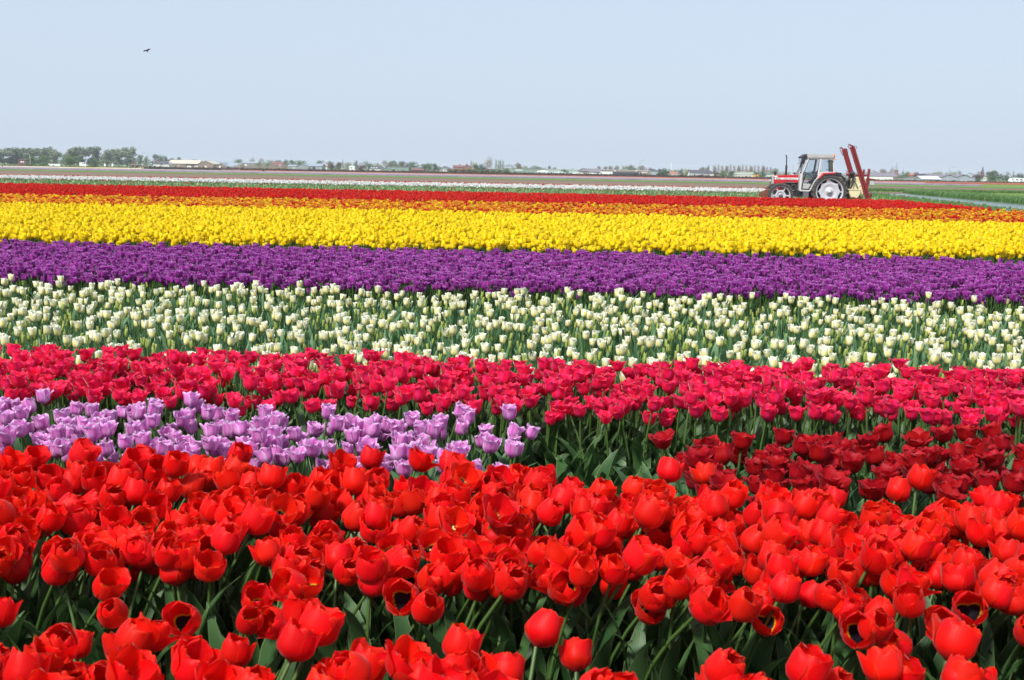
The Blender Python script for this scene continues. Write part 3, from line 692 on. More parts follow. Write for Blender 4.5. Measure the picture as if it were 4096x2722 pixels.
far_bed('far red', 'distant_red_tulip_strip', D2(401.2, 443.5), D2(403.3, 445.6), .52, .30, 'thin red tulip line behind the white strip', rowd=1.2, limit=lambda p: p[0] < 24)
Jp = bed_points(D2(407, 450), D2(421, 463), .38, .36, rowd=.42, mx=.08); Jp = np.array([p for p in Jp if p[0] < 21]); n = len(Jp)
scatter('leafy_tulip_strip', Jp, rng.uniform(0, 6.28, n), rng.uniform(.9, 1.4, n), rng.integers(0, 5, n), lcf, 'green leafy strip of faded tulips beyond the far red bed', 'leaves')
Jr = bed_points(D2(411, 454), D2(419, 461), .3, 2.2, rowd=1.6, mx=.08); Jr = np.array([p for p in Jr if p[0] < 21 and rng.random() < .3]); n = len(Jr)
Jr = np.concatenate([Jr + rng.normal(0, .25, Jr.shape) * (1, 1, 0) for _ in range(4)]); n = len(Jr)
scatter('stray_red_tulips', Jr, rng.uniform(0, 6.28, n), rng.uniform(.7, .9, n), rng.integers(0, 7, n), hidden['far red'][0], 'a few stray red tulips in the green strip', 'tulips')

# ------------------------------------------------------------------ tractor
M['trac_red'] = mat('tractor red paint', (0.50, 0.012, 0.018), .35, var=.12, scale=3, coat=.3, dirt=(.22, .05, .04))
M['trac_grey'] = mat('cab grey paint', (0.42, 0.43, 0.41), .45, var=.08, scale=3, dirt=(.25, .23, .2))
M['trac_trim'] = mat('pale cab frame', (0.58, 0.59, 0.58), .45, var=.06)
M['black'] = mat('black plastic', (0.018, 0.018, 0.024), .5, var=.3)
M['engine'] = mat('oily engine', (0.03, 0.028, 0.03), .6, var=.6, scale=9, dirt=(.10, .08, .06))
M['tyre'] = mat('dusty tyre rubber', (0.045, 0.042, 0.045), .85, var=.35, scale=5, dirt=(.17, .13, .09), bump=.3)
M['lug'] = mat('muddy tyre lug', (0.11, 0.085, 0.065), .9, var=.3)
M['silver'] = mat('silver wheel paint', (0.58, 0.59, 0.63), .38, .25, var=.06, dirt=(.45, .4, .35))
M['hub_dark'] = mat('dark hub', (0.12, 0.12, 0.14), .5)
M['rust'] = mat('rusty brown steel', (0.16, 0.055, 0.03), .8, var=.4, scale=7)
M['white_paint'] = mat('white paint', (0.80, 0.80, 0.80), .5, var=.05)
M['boom_red'] = mat('faded red boom paint', (0.20, 0.014, 0.018), .5, var=.25, scale=4, dirt=(.16, .05, .04))
M['tank'] = mat('cream polyethylene', (0.66, 0.60, 0.36), .5, var=.08, scale=2, dirt=(.45, .38, .2))
M['orange'] = mat('orange lamp plastic', (0.75, 0.16, 0.02), .25, var=.1, coat=.5)
M['seat'] = mat('seat cloth', (0.03, 0.035, 0.045), .9)
M['blue_letter'] = mat('dark lettering', (0.05, 0.06, 0.10), .5)
M['hose'] = mat('black rubber hose', (0.03, 0.03, 0.035), .6)
gl = NT('cab glass'); g1 = gl.n('ShaderNodeBsdfGlossy', i_Roughness=.03); g2 = gl.n('ShaderNodeBsdfTransparent'); g2.inputs[0].default_value = (.93, .95, .96, 1)
fr = gl.n('ShaderNodeFresnel', i_IOR=1.5); mx = gl.n('ShaderNodeMixShader'); gl.l(fr.outputs[0], mx.inputs[0]); gl.l(g2.outputs[0], mx.inputs[1]); gl.l(g1.outputs[0], mx.inputs[2]); gl.l(mx.outputs[0], gl.out.inputs[0])
M['glass'] = gl.m

ROWANG = -R(6.0)
TD = 55.0
tp = at_depth(3321, 832, TD)            # below the rear wheel
trac = empty('tractor', (tp.x, TD + .8, 0), ROWANG)
tag(trac, 'red tractor with grey cab parked behind the far red tulips', 'tractor')
# local frame: -X towards the bonnet, Z up, -Y towards the camera
def T(px, py):  # tractor outline point in metres
    py2 = py - 0.0166 * (px - 1315); return ((px - 1315) / 380.0, (1275 - py2) / 380.0)
def plate(pts, y0, y1, name, m, parent, bevel=0.0):
    mb = MB(); mb.prism(pts, y0, y1, bevel=bevel); return mb.build(name, m, parent)
def wheel(name, cx, cy, r, w, rim_r, lugs, spokes, side, big):
    wd = empty(name, (cx, cy, r), 0, trac)
    mb = MB(); h = w / 2
    prof = [(rim_r, -h * .8), (rim_r * 1.06, -h), (r * .90, -h * .98), (r * .96, -h * .8), (r * .965, 0), (r * .96, h * .8), (r * .90, h * .98), (rim_r * 1.06, h), (rim_r, h * .8)]
    mb.lathe(prof, axis='Y', n=48)
    for k in range(lugs):
        for sd in (-1, 1):
            a = 2 * math.pi * (k + .25 * sd) / lugs
            c0, s0 = math.cos(a), math.sin(a); a2 = a + .13; c1, s1 = math.cos(a2), math.sin(a2); dw = .055
            V = []
            for (aa, yy) in ((a2, 0.0), (a, sd * h * 1.01)):
                for da in (-dw / 2, dw / 2):
                    for rr in (r * (.90 if yy else .95), r * (1.0 if yy == 0 else .985)):
                        V.append((math.cos(aa + da) * rr, yy, math.sin(aa + da) * rr))
            mb.add(V, [(0, 2, 3, 1), (4, 5, 7, 6), (0, 1, 5, 4), (2, 6, 7, 3), (1, 3, 7, 5), (0, 4, 6, 2)], 1)
    mb.build('tyre', [M['tyre'], M['lug']], wd)
    mb = MB(); mb.lathe([(rim_r * 1.03, -h * .85), (rim_r * .93, -h * .80), (rim_r * .92, -h * .2), (rim_r * .92, h * .2), (rim_r * .93, h * .80), (rim_r * 1.03, h * .85)], axis='Y', n=48)
    mb.build('rim', M['silver'], wd)
    sg = side; disc = rim_r * (.76 if big else .56); mb = MB()
    n = 64; V = []; zo = [sg * h * .30, sg * h * (.36 if big else .5), sg * h * .30, sg * h * .02, sg * h * .10, sg * h * .5]
    rad = [1.0, .80, .66, .44 if big else .55, .36 if big else .46, .30 if big else .42]
    for q, (rr, z) in enumerate(zip(rad, zo)):
        for j in range(n):
            a = 2 * math.pi * j / n
            k = (1 + .055 * math.cos(a * spokes)) if q == 0 else 1
            V.append((math.cos(a) * disc * rr * k, z, math.sin(a) * disc * rr * k))
    b = len(V); V.append((0, zo[-1], 0))
    F = [(q * n + j, q * n + (j + 1) % n, (q + 1) * n + (j + 1) % n, (q + 1) * n + j) for q in range(5) for j in range(n)] + [(5 * n + j, 5 * n + (j + 1) % n, b) for j in range(n)]
    mb.add(V, F, 0, smooth=True); mb.build('wheel_disc', M['silver'], wd)
    for k in range(spokes):
        a = 2 * math.pi * k / spokes; rot = Matrix.Rotation(-a, 3, 'Y'); mb = MB()
        c = rot @ Vector(((disc + rim_r) / 2, sg * h * .3, 0)); mb.box(c, (rim_r - disc + .05, .03, .055), rot=rot)
        mb.build('lug_bracket', M['silver'], wd)
    mb = MB(); mb.lathe([(0.0, sg * (h * .95)), (disc * (.16 if big else .30), sg * h * .95), (disc * (.18 if big else .34), sg * h * .5)], axis='Y', n=24); mb.build('hub', M['silver'] if big else M['hub_dark'], wd)
    for k in range(8):
        a = 2 * math.pi * k / 8; mb = MB(); rr = disc * (.24 if big else .40)
        mb.lathe([(0, sg * h * .62), (.014, sg * h * .60), (.014, sg * h * .46)], (math.cos(a) * rr, 0, math.sin(a) * rr), 'Y', 8); mb.build('wheel_nut', M['hub_dark'], wd)
    return wd
wheel('rear_wheel', 0, -.80, .80, .32, .60, 22, 8, -1, True); wheel('rear_wheel', 0, .80, .80, .32, .60, 22, 8, 1, True)
wheel('front_wheel', -2.17, -.78, .585, .26, .43, 20, 6, -1, False); wheel('front_wheel', -2.17, .78, .585, .26, .43, 20, 6, 1, False)
# chassis and engine
mb = MB(); mb.box((-.15, 0, .82), (.9, .46, .5)); mb.tube([(0, -.7, .8), (0, .7, .8)], .13, 12); mb.box((-.95, 0, .72), (1.0, .34, .36)); mb.box((-1.85, 0, .70), (1.1, .30, .22))
mb.build('chassis', M['engine'], trac)
mb = MB(); mb.box((-1.75, 0, 1.0), (.95, .40, .34)); mb.tube([(-2.17, -.68, .585), (-2.17, .68, .585)], .075, 10)
for k in range(5): mb.box((-1.45 - .14 * k, -.23, .98 + .02 * (k % 2)), (.09, .10, .26))
mb.tube([(-1.5, -.25, 1.1), (-1.7, -.3, .95), (-1.95, -.26, 1.05)], .03, 8); mb.tube([(-1.38, -.26, .6), (-1.38, -.26, 1.05)], .06, 10)
mb.build('engine', M['engine'], trac)
mb = MB(); mb.box((-1.15, -.48, .68), (.44, .26, .28)); mb.box((-1.15, .48, .68), (.44, .26, .28)); mb.build('fuel_tank', M['black'], trac)
mb = MB(); st = [T(873, 972), T(965, 972), T(965, 1062), T(873, 1062)]; mb.prism(st, -.88, -.62); mb.build('step', M['hub_dark'], trac)
# bonnet
hood = [T(388, 838), T(388, 697), T(430, 688), T(808, 683), T(808, 818), T(600, 806), T(560, 838)]
plate(hood, -.33, .33, 'bonnet', M['trac_red'], trac, .03)
nose = [T(345, 842), T(348, 700), T(385, 694), T(386, 842)]
g = plate(nose, -.34, .34, 'front_grille', M['trac_grey'], trac, .02)
mb = MB(); mb.box2((T(343, 0)[0] - .012, -.26, 1.14), (T(343, 0)[0] + .01, .26, 1.42)); mb.build('grille_mesh', M['black'], g)
for sy in (-1, 1):
    mb = MB(); mb.lathe([(0, -.01), (.07, -.01), (.075, .03)], (T(343, 0)[0] - .01, sy * .16, 1.24), 'X', 16); mb.build('headlight', M['white_paint'], g)
for sy in (-1, 1):
    mb = MB(); a, b = T(398, 732), T(797, 733); c, d = T(797, 768), T(398, 762)
    mb.prism([a, b, c, d], sy * .332, sy * .338); mb.build('white_stripe', M['white_paint'], trac)
    mb = MB(); mb.prism([T(392, 700), T(446, 700), T(446, 722), T(392, 722)], sy * .332, sy * .338); mb.build('name_plate', M['white_paint'], trac)
def lettering(txt, px0, px1, py0, py1, y, parent, m, name='lettering', bold=.0):
    cu = bpy.data.curves.new(name, 'FONT'); cu.body = txt; cu.extrude = .002; cu.offset = bold; cu.resolution_u = 2
    tmp = bpy.data.objects.new('tmp', cu); COL.objects.link(tmp); dg = bpy.context.evaluated_depsgraph_get()
    me = bpy.data.meshes.new_from_object(tmp.evaluated_get(dg)); COL.objects.unlink(tmp); bpy.data.objects.remove(tmp)
    xs = [v.co.x for v in me.vertices]; ys = [v.co.y for v in me.vertices]; a, b = T(px0, py1), T(px1, py0)
    for v in me.vertices:
        u = (v.co.x - min(xs)) / (max(xs) - min(xs)); w = (v.co.y - min(ys)) / (max(ys) - min(ys))
        v.co = (a[0] + u * (b[0] - a[0]), y - v.co.z, a[1] + w * (T(px1, py0)[1] - T(px1, py1)[1]))
    me.materials.clear(); me.materials.append(m); return mesh_obj(name, me, parent)
lettering('362', 420, 500, 737, 760, -.341, trac, M['blue_letter'], bold=.02)
lettering('MASSEY FERGUSON', 550, 775, 742, 759, -.341, trac, M['blue_letter'], bold=.01)
mb = MB(); x = T(597, 0)[0]; mb.tube([(x, -.12, 1.45), (x, -.12, 1.93), (x, -.12, 1.98)], [.048, .048, .03], 14); mb.tube([(x, -.12, 1.95), (x, -.12, 2.30), (x - .015, -.12, 2.38), (x - .05, -.12, 2.43)], .026, 12); mb.build('exhaust_pipe', M['black'], trac)
mb = MB(); x = T(420, 0)[0]; mb.tube([(x, .1, 1.5), (x, .1, 1.60)], .035, 10); mb.lathe([(.03, 1.57), (.075, 1.59), (.08, 1.63), (.05, 1.66), (.015, 1.69), (0, 1.70)], (x, .1, 0), 'Z', 16); mb.build('air_intake', M['black'], trac)
# cab
CW = .72
roof = [T(905, 322), T(935, 322), T(1300, 335), T(1362, 350), T(1378, 392), T(922, 390)]
rf = plate(roof, -CW - .04, CW + .04, 'cab_roof', M['trac_grey'], trac, .025)
for px in (1088, 1312):
    mb = MB(); q = T(px, 364); mb.lathe([(0, -.005), (.012, -.003), (.012, .01)], (q[0], -CW - .045, q[1]), 'Y', 8); mb.build('bolt', M['black'], rf)
mb = MB(); mb.prism([T(832, 372), T(905, 326), T(920, 388), T(880, 392), T(840, 398)], -CW, CW); mb.build('roof_visor', M['black'], trac)
def bar(a, b, wdt, y0, y1, mbb, m=0):
    a, b = Vector(a), Vector(b); d = (b - a).normalized(); nrm = Vector((-d.y, d.x)) * wdt / 2
    mbb.prism([tuple(a - nrm), tuple(b - nrm), tuple(b + nrm), tuple(a + nrm)], y0, y1, m)
for sy in (-1, 1):
    y0, y1 = sorted((sy * CW, sy * (CW - .07)))
    mb = MB()
    bar(T(945, 396), T(838, 672), .055, y0, y1, mb); bar(T(838, 665), T(822, 950), .085, y0 - .002, y1 + .002, mb)
    bar(T(818, 950), T(985, 956), .06, y0, y1, mb); bar(T(985, 956), T(1062, 790), .05, y0 - .003, y1 + .003, mb); bar(T(1062, 795), T(1140, 690), .05, y0, y1, mb)
    bar(T(1150, 398), T(1118, 690), .075, y0 - .002, y1 + .002, mb); bar(T(930, 402), T(1370, 408), .05, y0 - .004, y1 + .004, mb)
    bar(T(1360, 400), T(1380, 640), .045, y0, y1, mb); bar(T(1110, 642), T(1385, 642), .05, y0 - .003, y1 + .003, mb)
    mb.prism([T(1128, 648), T(1190, 648), T(1150, 700), T(1118, 720), T(1100, 735)], y0 + .004, y1 - .004)
    mb.build('cab_frame', M['trac_trim'], trac)
    dr = plate([T(866, 830), T(1010, 838), T(965, 925), T(858, 925)], sy * (CW - .02), sy * (CW - .05), 'door', M['trac_grey'], trac)
    mb = MB(); yy = sy * (CW - .012); y2 = sy * (CW - .045)
    for a, b in (((950, 415), (872, 680)), ((872, 680), (858, 925)), ((950, 415), (1132, 417)), ((1132, 417), (1095, 700)), ((1095, 700), (1030, 800)), ((1030, 800), (965, 925)), ((858, 925), (965, 925))):
        bar(T(*a), T(*b), .022, min(yy, y2), max(yy, y2), mb)
    mb.build('door_seal', M['black'], dr)
    plate([T(948, 418), T(1130, 420), T(1093, 700), T(1010, 836), T(866, 830), T(872, 680)], sy * (CW - .03), sy * (CW - .034), 'door_glass', M['glass'], dr)
    mb = MB(); bar(T(880, 668), T(1092, 682), .05, min(y2, sy * (CW - .09)), max(y2, sy * (CW - .09)), mb); mb.build('grab_rail', M['trac_trim'], dr)
    mb = MB(); q = T(1092, 640); mb.box((q[0], sy * (CW + .012), q[1]), (.03, .03, .13)); mb.build('door_handle', M['black'], dr)
    wn_ = plate([T(1172, 420), T(1350, 422), T(1366, 628), T(1150, 626)], sy * (CW - .03), sy * (CW - .034), 'side_window', M['glass'], trac)
    for py in (452, 592):
        mb = MB(); q = T(1348, py); mb.box((q[0], sy * (CW + .008), q[1]), (.09, .03, .03)); mb.build('hinge', M['black'], wn_)
    # fender
    fo = [T(1110, 745), T(1195, 648), T(1400, 640), T(1400, 665), T(1215, 668), T(1135, 745)]
    mb = MB(); mb.prism(fo, sy * (CW - .1), sy * .98); fd = mb.build('rear_fender', M['trac_red'], trac)
    mb = MB(); mb.prism([T(1108, 760), T(1212, 672), T(1402, 668), T(1400, 640), T(1500, 650), T(1498, 682), T(1560, 740), T(1480, 715), T(1400, 690), T(1225, 700), T(1120, 775)], sy * (CW - .08), sy * .965); mb.build('fender_liner', M['black'], fd)
    mb = MB(); q = T(1380, 422); mb.box((q[0], sy * (CW - .02), q[1]), (.09, .07, .05)); mb.build('indicator', M['orange'], trac)
# windscreen and rear glass with their pillars
def cross_glass(a, b, name):
    mb = MB(); a, b = T(*a), T(*b); V = [(a[0], -CW + .06, a[1]), (a[0], CW - .06, a[1]), (b[0], CW - .06, b[1]), (b[0], -CW + .06, b[1])]
    V += [(v[0] + .006, v[1], v[2]) for v in V]; mb.add(V, [(0, 1, 2, 3), (7, 6, 5, 4), (0, 4, 5, 1), (1, 5, 6, 2), (2, 6, 7, 3), (3, 7, 4, 0)]); return mb.build(name, M['glass'], trac)
ws = cross_glass((905, 395), (800, 655), 'windscreen'); cross_glass((1362, 400), (1380, 640), 'rear_window')
for sy in (-1, 1):
    mb = MB(); bar(T(900, 395), T(797, 655), .03, sy * (CW - .06) - .02, sy * (CW - .06) + .02, mb); mb.build('screen_pillar', M['trac_trim'], ws)
mb = MB(); mb.prism([T(797, 655), T(845, 655), T(838, 955), T(805, 955)], -CW + .02, CW - .02); mb.build('firewall', M['trac_grey'], trac)
mb = MB(); mb.prism([T(838, 930), T(985, 930), T(985, 955), T(838, 955)], -CW + .08, CW - .08); mb.prism([T(1000, 930), T(1120, 760), T(1380, 660), T(1380, 690), T(1140, 930)], -.55, .55); mb.build('cab_floor', M['black'], trac)
# seat, wheel and column seen through the glass
mb = MB(); mb.prism([T(1000, 790), T(1130, 780), T(1130, 815), T(1000, 815)], -.24, .24, bevel=.02); mb.prism([T(1118, 780), T(1150, 600), T(1180, 600), T(1160, 790)], -.22, .22, bevel=.02); mb.build('driver_seat', M['seat'], trac)
mb = MB(); q0, q1 = T(900, 800), T(955, 650); mb.tube([(q0[0], 0, q0[1]), (q1[0], 0, q1[1])], .03, 8)
ax = Vector((q1[0] - q0[0], 0, q1[1] - q0[1])).normalized(); e1 = Vector((0, 1, 0)); e2 = ax.cross(e1)
mb.tube([Vector((q1[0], 0, q1[1])) + (e1 * math.cos(t) + e2 * math.sin(t)) * .2 for t in np.linspace(0, 6.283, 25)], .014, 6); mb.build('steering_wheel', M['black'], trac)
# mirror, work lamps, beacon
mb = MB(); mb.tube([(T(830, 400)[0], -CW, T(830, 400)[1]), (T(780, 425)[0], -CW - .12, T(780, 425)[1]), (T(776, 500)[0], -CW - .14, T(776, 500)[1]), (T(815, 490)[0], -CW - .05, T(815, 490)[1])], .011, 6)
mr = mb.build('mirror_arm', M['black'], trac)
mb = MB(); q = T(815, 500); mb.box((q[0], -CW - .06, q[1]), (.07, .14, .30), rot=Matrix.Rotation(R(8), 3, 'Y')); mb.build('mirror', M['black'], mr)
mb = MB(); q = T(858, 440); mb.box((q[0], -CW + .05, q[1]), (.14, .16, .28), rot=Matrix.Rotation(R(10), 3, 'Y')); mb.build('work_lamp', M['black'], trac)
for sy, px in ((-1, 825), (1, 772)):
    mb = MB(); q = T(px, 645 if sy < 0 else 655); mb.box((q[0] , sy * .5, q[1]), (.09, .14, .08)); mb.tube([(q[0], sy * .5, q[1] - .03), (q[0] + .06, sy * .5, q[1] - .1)], .01, 6); mb.build('cowl_lamp', M['black'], trac)
mb = MB(); q = T(1375, 392); mb.tube([(q[0], -.6, q[1] - .02), (q[0], -.6, q[1] + .02)], .035, 12); mb.lathe([(.045, 0), (.056, .03), (.058, .09), (.045, .14), (.02, .165), (0, .17)], (q[0], -.6, q[1] + .01), 'Z', 18, 1); mb.build('beacon', [M['black'], M['orange']], trac)
# rusty front weight frame and a red belly panel behind the front wheel
mb = MB(); mb.prism([T(160, 990), T(300, 930), T(345, 925), T(345, 1070), T(160, 1068)], -.30, .30); mb.build('front_weight', M['rust'], trac)
mb = MB(); mb.prism([T(420, 880), T(540, 872), T(540, 935), T(420, 945)], -.2, .2); mb.build('axle_cover', M['trac_red'], trac)
mb = MB(); mb.tube([(.3, -.3, .5), (.75, -.32, .55)], .03, 8); mb.tube([(.3, .3, .5), (.75, .32, .55)], .03, 8); mb.tube([(.2, 0, 1.1), (.8, 0, 1.0)], .03, 8)
mb.box((T(1585, 0)[0], -.2, T(0, 770)[1] + .05), (.14, .2, .25)); mb.build('linkage', M['engine'], trac)

# ------------------------------------------------------------------ mounted sprayer
spr = empty('crop_sprayer', trac.location, ROWANG); tag(spr, 'red boom sprayer with cream tanks hitched behind the tractor', 'sprayer')
tk = [T(1745, 722), T(1840, 716), T(1905, 728), T(1940, 770), T(1948, 860), T(1930, 960), T(1890, 1095), T(1700, 1105), T(1690, 980), T(1715, 760)]
tko = plate(tk, -.55, .62, 'main_tank', M['tank'], spr, .05)
mb = MB(); q = T(1838, 858); mb.lathe([(0, -.008), (.055, -.004), (.06, .01)], (q[0], -.553, q[1]), 'Y', 16); mb.build('round_label', M['white_paint'], tko)
mb = MB(); mb.lathe([(.0, .05), (.13, .04), (.14, 0)], (T(1810, 0)[0], 0, T(1810, 718)[1]), 'Z', 18); mb.build('tank_lid', M['black'], tko)
mb = MB(); V = []
for (a, b, c, d, z, zz) in ((1632, 1845, -.98, -.58, 930, 938),): pass
up = [T(1632, 928), T(1745, 922), T(1845, 938)]
sm = [T(1630, 928), T(1845, 938), T(1838, 1000), T(1800, 1070), T(1765, 1090), T(1680, 1075), T(1645, 1000)]
sto = plate(sm, -.95, -.60, 'rinse_tank', M['tank'], spr, .03)
mb = MB(); mb.prism([T(1624, 922), T(1850, 932), T(1850, 946), T(1624, 938)], -.97, -.58); mb.build('tank_rim', M['tank'], sto)
mb = MB(); mb.tube([(T(1650, 1070)[0], -.97, T(1650, 1070)[1]), (T(1720, 1062)[0], -.98, T(1720, 1062)[1]), (T(1800, 1095)[0], -.96, T(1800, 1095)[1])], .014, 6); mb.build('tank_strap', M['boom_red'], sto)
def boom(p0, p1, w, y, name, rails):
    a, b = Vector(T(*p0)), Vector(T(*p1)); d = (b - a).normalized(); nr = Vector((-d.y, d.x)) * w
    bo = empty(name, (0, 0, 0), 0, spr)
    k = 0
    for off, yy in rails:
        q = nr * off; mb = MB(); A3 = Vector((a.x + q.x, y + yy, a.y + q.y)); B3 = Vector((b.x + q.x, y + yy, b.y + q.y))
        ln = (B3 - A3).length; ang = math.atan2(B3.z - A3.z, B3.x - A3.x)
        mb.box((A3 + B3) / 2, (ln, .07, .085), rot=Matrix.Rotation(-ang, 3, 'Y')); mb.build('boom_rail', M['boom_red'], bo)
    mb = MB(); nst = 9
    for i in range(nst):
        t0, t1 = i / nst, (i + .5) / nst
        for s0, s1 in ((rails[0], rails[-1]),):
            P0 = a.lerp(b, t0) + nr * s0[0]; P1 = a.lerp(b, t1) + nr * s1[0]; P2 = a.lerp(b, (i + 1) / nst) + nr * s0[0]
            mb.tube([(P0.x, y + s0[1], P0.y), (P1.x, y + s1[1], P1.y)], .014, 5); mb.tube([(P1.x, y + s1[1], P1.y), (P2.x, y + s0[1], P2.y)], .014, 5)
    mb.build('boom_lattice', M['boom_red'], bo)
    mb = MB()
    c = a - d * .02
    mb.tube([(c.x + nr.x * rails[0][0], y, c.y + nr.y * rails[0][0]), (c.x + d.x * -.12 + nr.x * 1.3 * rails[0][0], y, c.y - d.y * .12 + nr.y * 1.3 * rails[0][0]), (c.x + nr.x * rails[-1][0], y + .05, c.y + nr.y * rails[-1][0])], .016, 6)
    mb.build('boom_end', M['boom_red'], bo)
    return bo
# two folded boom halves standing up and leaning over the tractor
b1 = boom((1585, 240), (1745, 700), .13, .12, 'folded_boom', [(-.55, 0), (.0, -.05), (.5, .02), (.2, .15), (-.2, .15)])
b2 = boom((1668, 200), (1985, 1085), .11, -.62, 'folded_boom', [(-.62, 0), (.0, .08), (.62, 0)])
mb = MB(); a, b = T(1662, 205), T(1700, 700)
mb.tube([(T(1512, 210)[0], .12, T(1512, 210)[1]), (T(1520, 262)[0], .12, T(1520, 262)[1]), (T(1570, 350)[0], .12, T(1570, 350)[1])], .014, 6)
mb.tube([(T(1605, 165)[0], -.6, T(1605, 165)[1]), (T(1605, 205)[0], -.6, T(1605, 205)[1]), (T(1632, 240)[0], -.6, T(1632, 240)[1])], .014, 6)
mb.tube([(T(1605, 165)[0], -.6, T(1605, 165)[1]), (T(1690, 200)[0], -.6, T(1690, 200)[1])], .02, 6); mb.tube([(T(1505, 208)[0], .12, T(1505, 208)[1]), (T(1560, 235)[0], .12, T(1560, 235)[1]), (T(1610, 232)[0], .12, T(1610, 232)[1])], .022, 6)
mb.build('boom_bracket', M['boom_red'], spr)
def hose(pts, y, r, nm='hose'):
    mb = MB(); P = [Vector((T(*p)[0], y, T(*p)[1])) for p in pts]; Q = []
    for i in range(len(P) - 1):
        p0, p1, p2, p3 = P[max(i - 1, 0)], P[i], P[i + 1], P[min(i + 2, len(P) - 1)]
        for t in np.linspace(0, 1, 6)[:-1]: Q.append(.5 * ((2 * p1) + (p2 - p0) * t + (2 * p0 - 5 * p1 + 4 * p2 - p3) * t * t + (3 * p1 - p0 - 3 * p2 + p3) * t ** 3))
    Q.append(P[-1]); mb.tube(Q, r, 6); mb.build(nm, M['hose'], spr)
hose([(1700, 200), (1730, 188), (1752, 205), (1748, 235), (1715, 252)], -.6, .010)
hose([(1610, 225), (1640, 260), (1645, 320)], 0, .010)
hose([(1700, 690), (1700, 800), (1690, 870), (1660, 915)], -.72, .020); hose([(1716, 690), (1722, 800), (1700, 890), (1670, 930)], -.68, .020)
hose([(1730, 780), (1770, 840), (1800, 900), (1808, 925)], -.66, .022); hose([(1620, 900), (1615, 820), (1650, 760), (1690, 735)], -.6, .022); hose([(1570, 720), (1590, 690), (1612, 715), (1600, 760)], -.4, .012)
hose([(1830, 1040), (1850, 1060), (1860, 1095)], -.62, .022)
fr_ = empty('sprayer_frame', (0, 0, 0), 0, spr)
for (p, q, w, y) in (((1950, 590), (1940, 800), .085, .25), ((1998, 580), (1968, 1010), .095, -.35), ((1968, 1000), (1985, 1100), .11, -.35), ((1650, 672), (1960, 700), .06, -.1), ((1740, 700), (1745, 640), .06, .1), ((1690, 690), (1690, 1090), .07, 0)):
    mb = MB(); bar(T(*p), T(*q), w, y - .05, y + .05, mb); mb.build('frame_post', M['boom_red'], fr_)
mb = MB(); mb.tube([(T(1960, 690)[0], -.35, T(1960, 690)[1]), (T(1960, 690)[0], .25, T(1960, 690)[1])], .04, 8); mb.lathe([(0, -.1), (.06, -.08), (.07, 0), (.06, .08), (0, .1)], (T(1640, 0)[0], -.45, T(1640, 675)[1]), 'X', 14); mb.build('cross_tube', M['boom_red'], fr_)
mb = MB(); q = T(1700, 662); mb.lathe([(0, -.12), (.09, -.1), (.11, 0), (.09, .08), (0, .1)], (q[0], -.66, q[1]), 'Y', 16); mb.box((q[0] - .02, -.6, q[1] - .12), (.12, .14, .2)); mb.build('pump', M['black'], spr)
mb = MB(); mb.prism([T(1620, 800), T(1690, 760), T(1700, 1090), T(1640, 1000)], -.2, .4); mb.build('pump_guard', M['black'], spr)
bx = plate([T(2018, 760), T(2118, 775), T(2100, 862), T(2012, 850)], -.3, .5, 'crate_box', M['trac_grey'], spr, .01)
mb = MB(); bar(T(2010, 750), T(2122, 768), .05, -.34, .54, mb); mb.build('box_rail', M['boom_red'], bx)
for px in (2040, 2070, 2095):
    mb = MB(); bar(T(px, 770), T(px - 4, 855), .012, -.312, -.298, mb); mb.build('box_rib', M['white_paint'], bx)
mb = MB(); bar(T(2045, 1010), T(2045, 1100), .035, -.3, -.26, mb); mb.build('marker_post', M['boom_red'], spr)
mb = MB(); q = T(2078, 1010); mb.lathe([(0, -.02), (.13, -.015), (.14, 0), (.13, .015), (0, .02)], (q[0], -.1, q[1]), 'X', 20); mb.build('marker_disc', M['hub_dark'], spr)

# ------------------------------------------------------------------ far side: hedge, trees, buildings
FOL = {
 'willow': foliage_mat('grey-green leaves', (0.11, 0.14, 0.095), (0.27, 0.32, 0.22)),
 'dark': foliage_mat('dark green leaves', (0.025, 0.055, 0.02), (0.07, 0.12, 0.04)),
 'mid': foliage_mat('mid green leaves', (0.06, 0.12, 0.03), (0.15, 0.24, 0.075)),
 'fresh': foliage_mat('fresh green leaves', (0.09, 0.16, 0.035), (0.22, 0.30, 0.09)),
 'pale': foliage_mat('pale yellow-green leaves', (0.22, 0.25, 0.12), (0.40, 0.42, 0.22)),
 'bare': foliage_mat('budding brown twigs', (0.20, 0.155, 0.13), (0.38, 0.31, 0.26)),
 'brown': foliage_mat('brownish leaves', (0.11, 0.09, 0.05), (0.22, 0.18, 0.10)),
 'wine': foliage_mat('wine red leaves', (0.06, 0.018, 0.03), (0.15, 0.045, 0.06)),
 'blossom': foliage_mat('lilac blossom', (0.24, 0.13, 0.24), (0.42, 0.27, 0.42)),
}
M['bark'] = mat('grey bark', (0.13, 0.11, 0.09), .9, var=.3, scale=2)
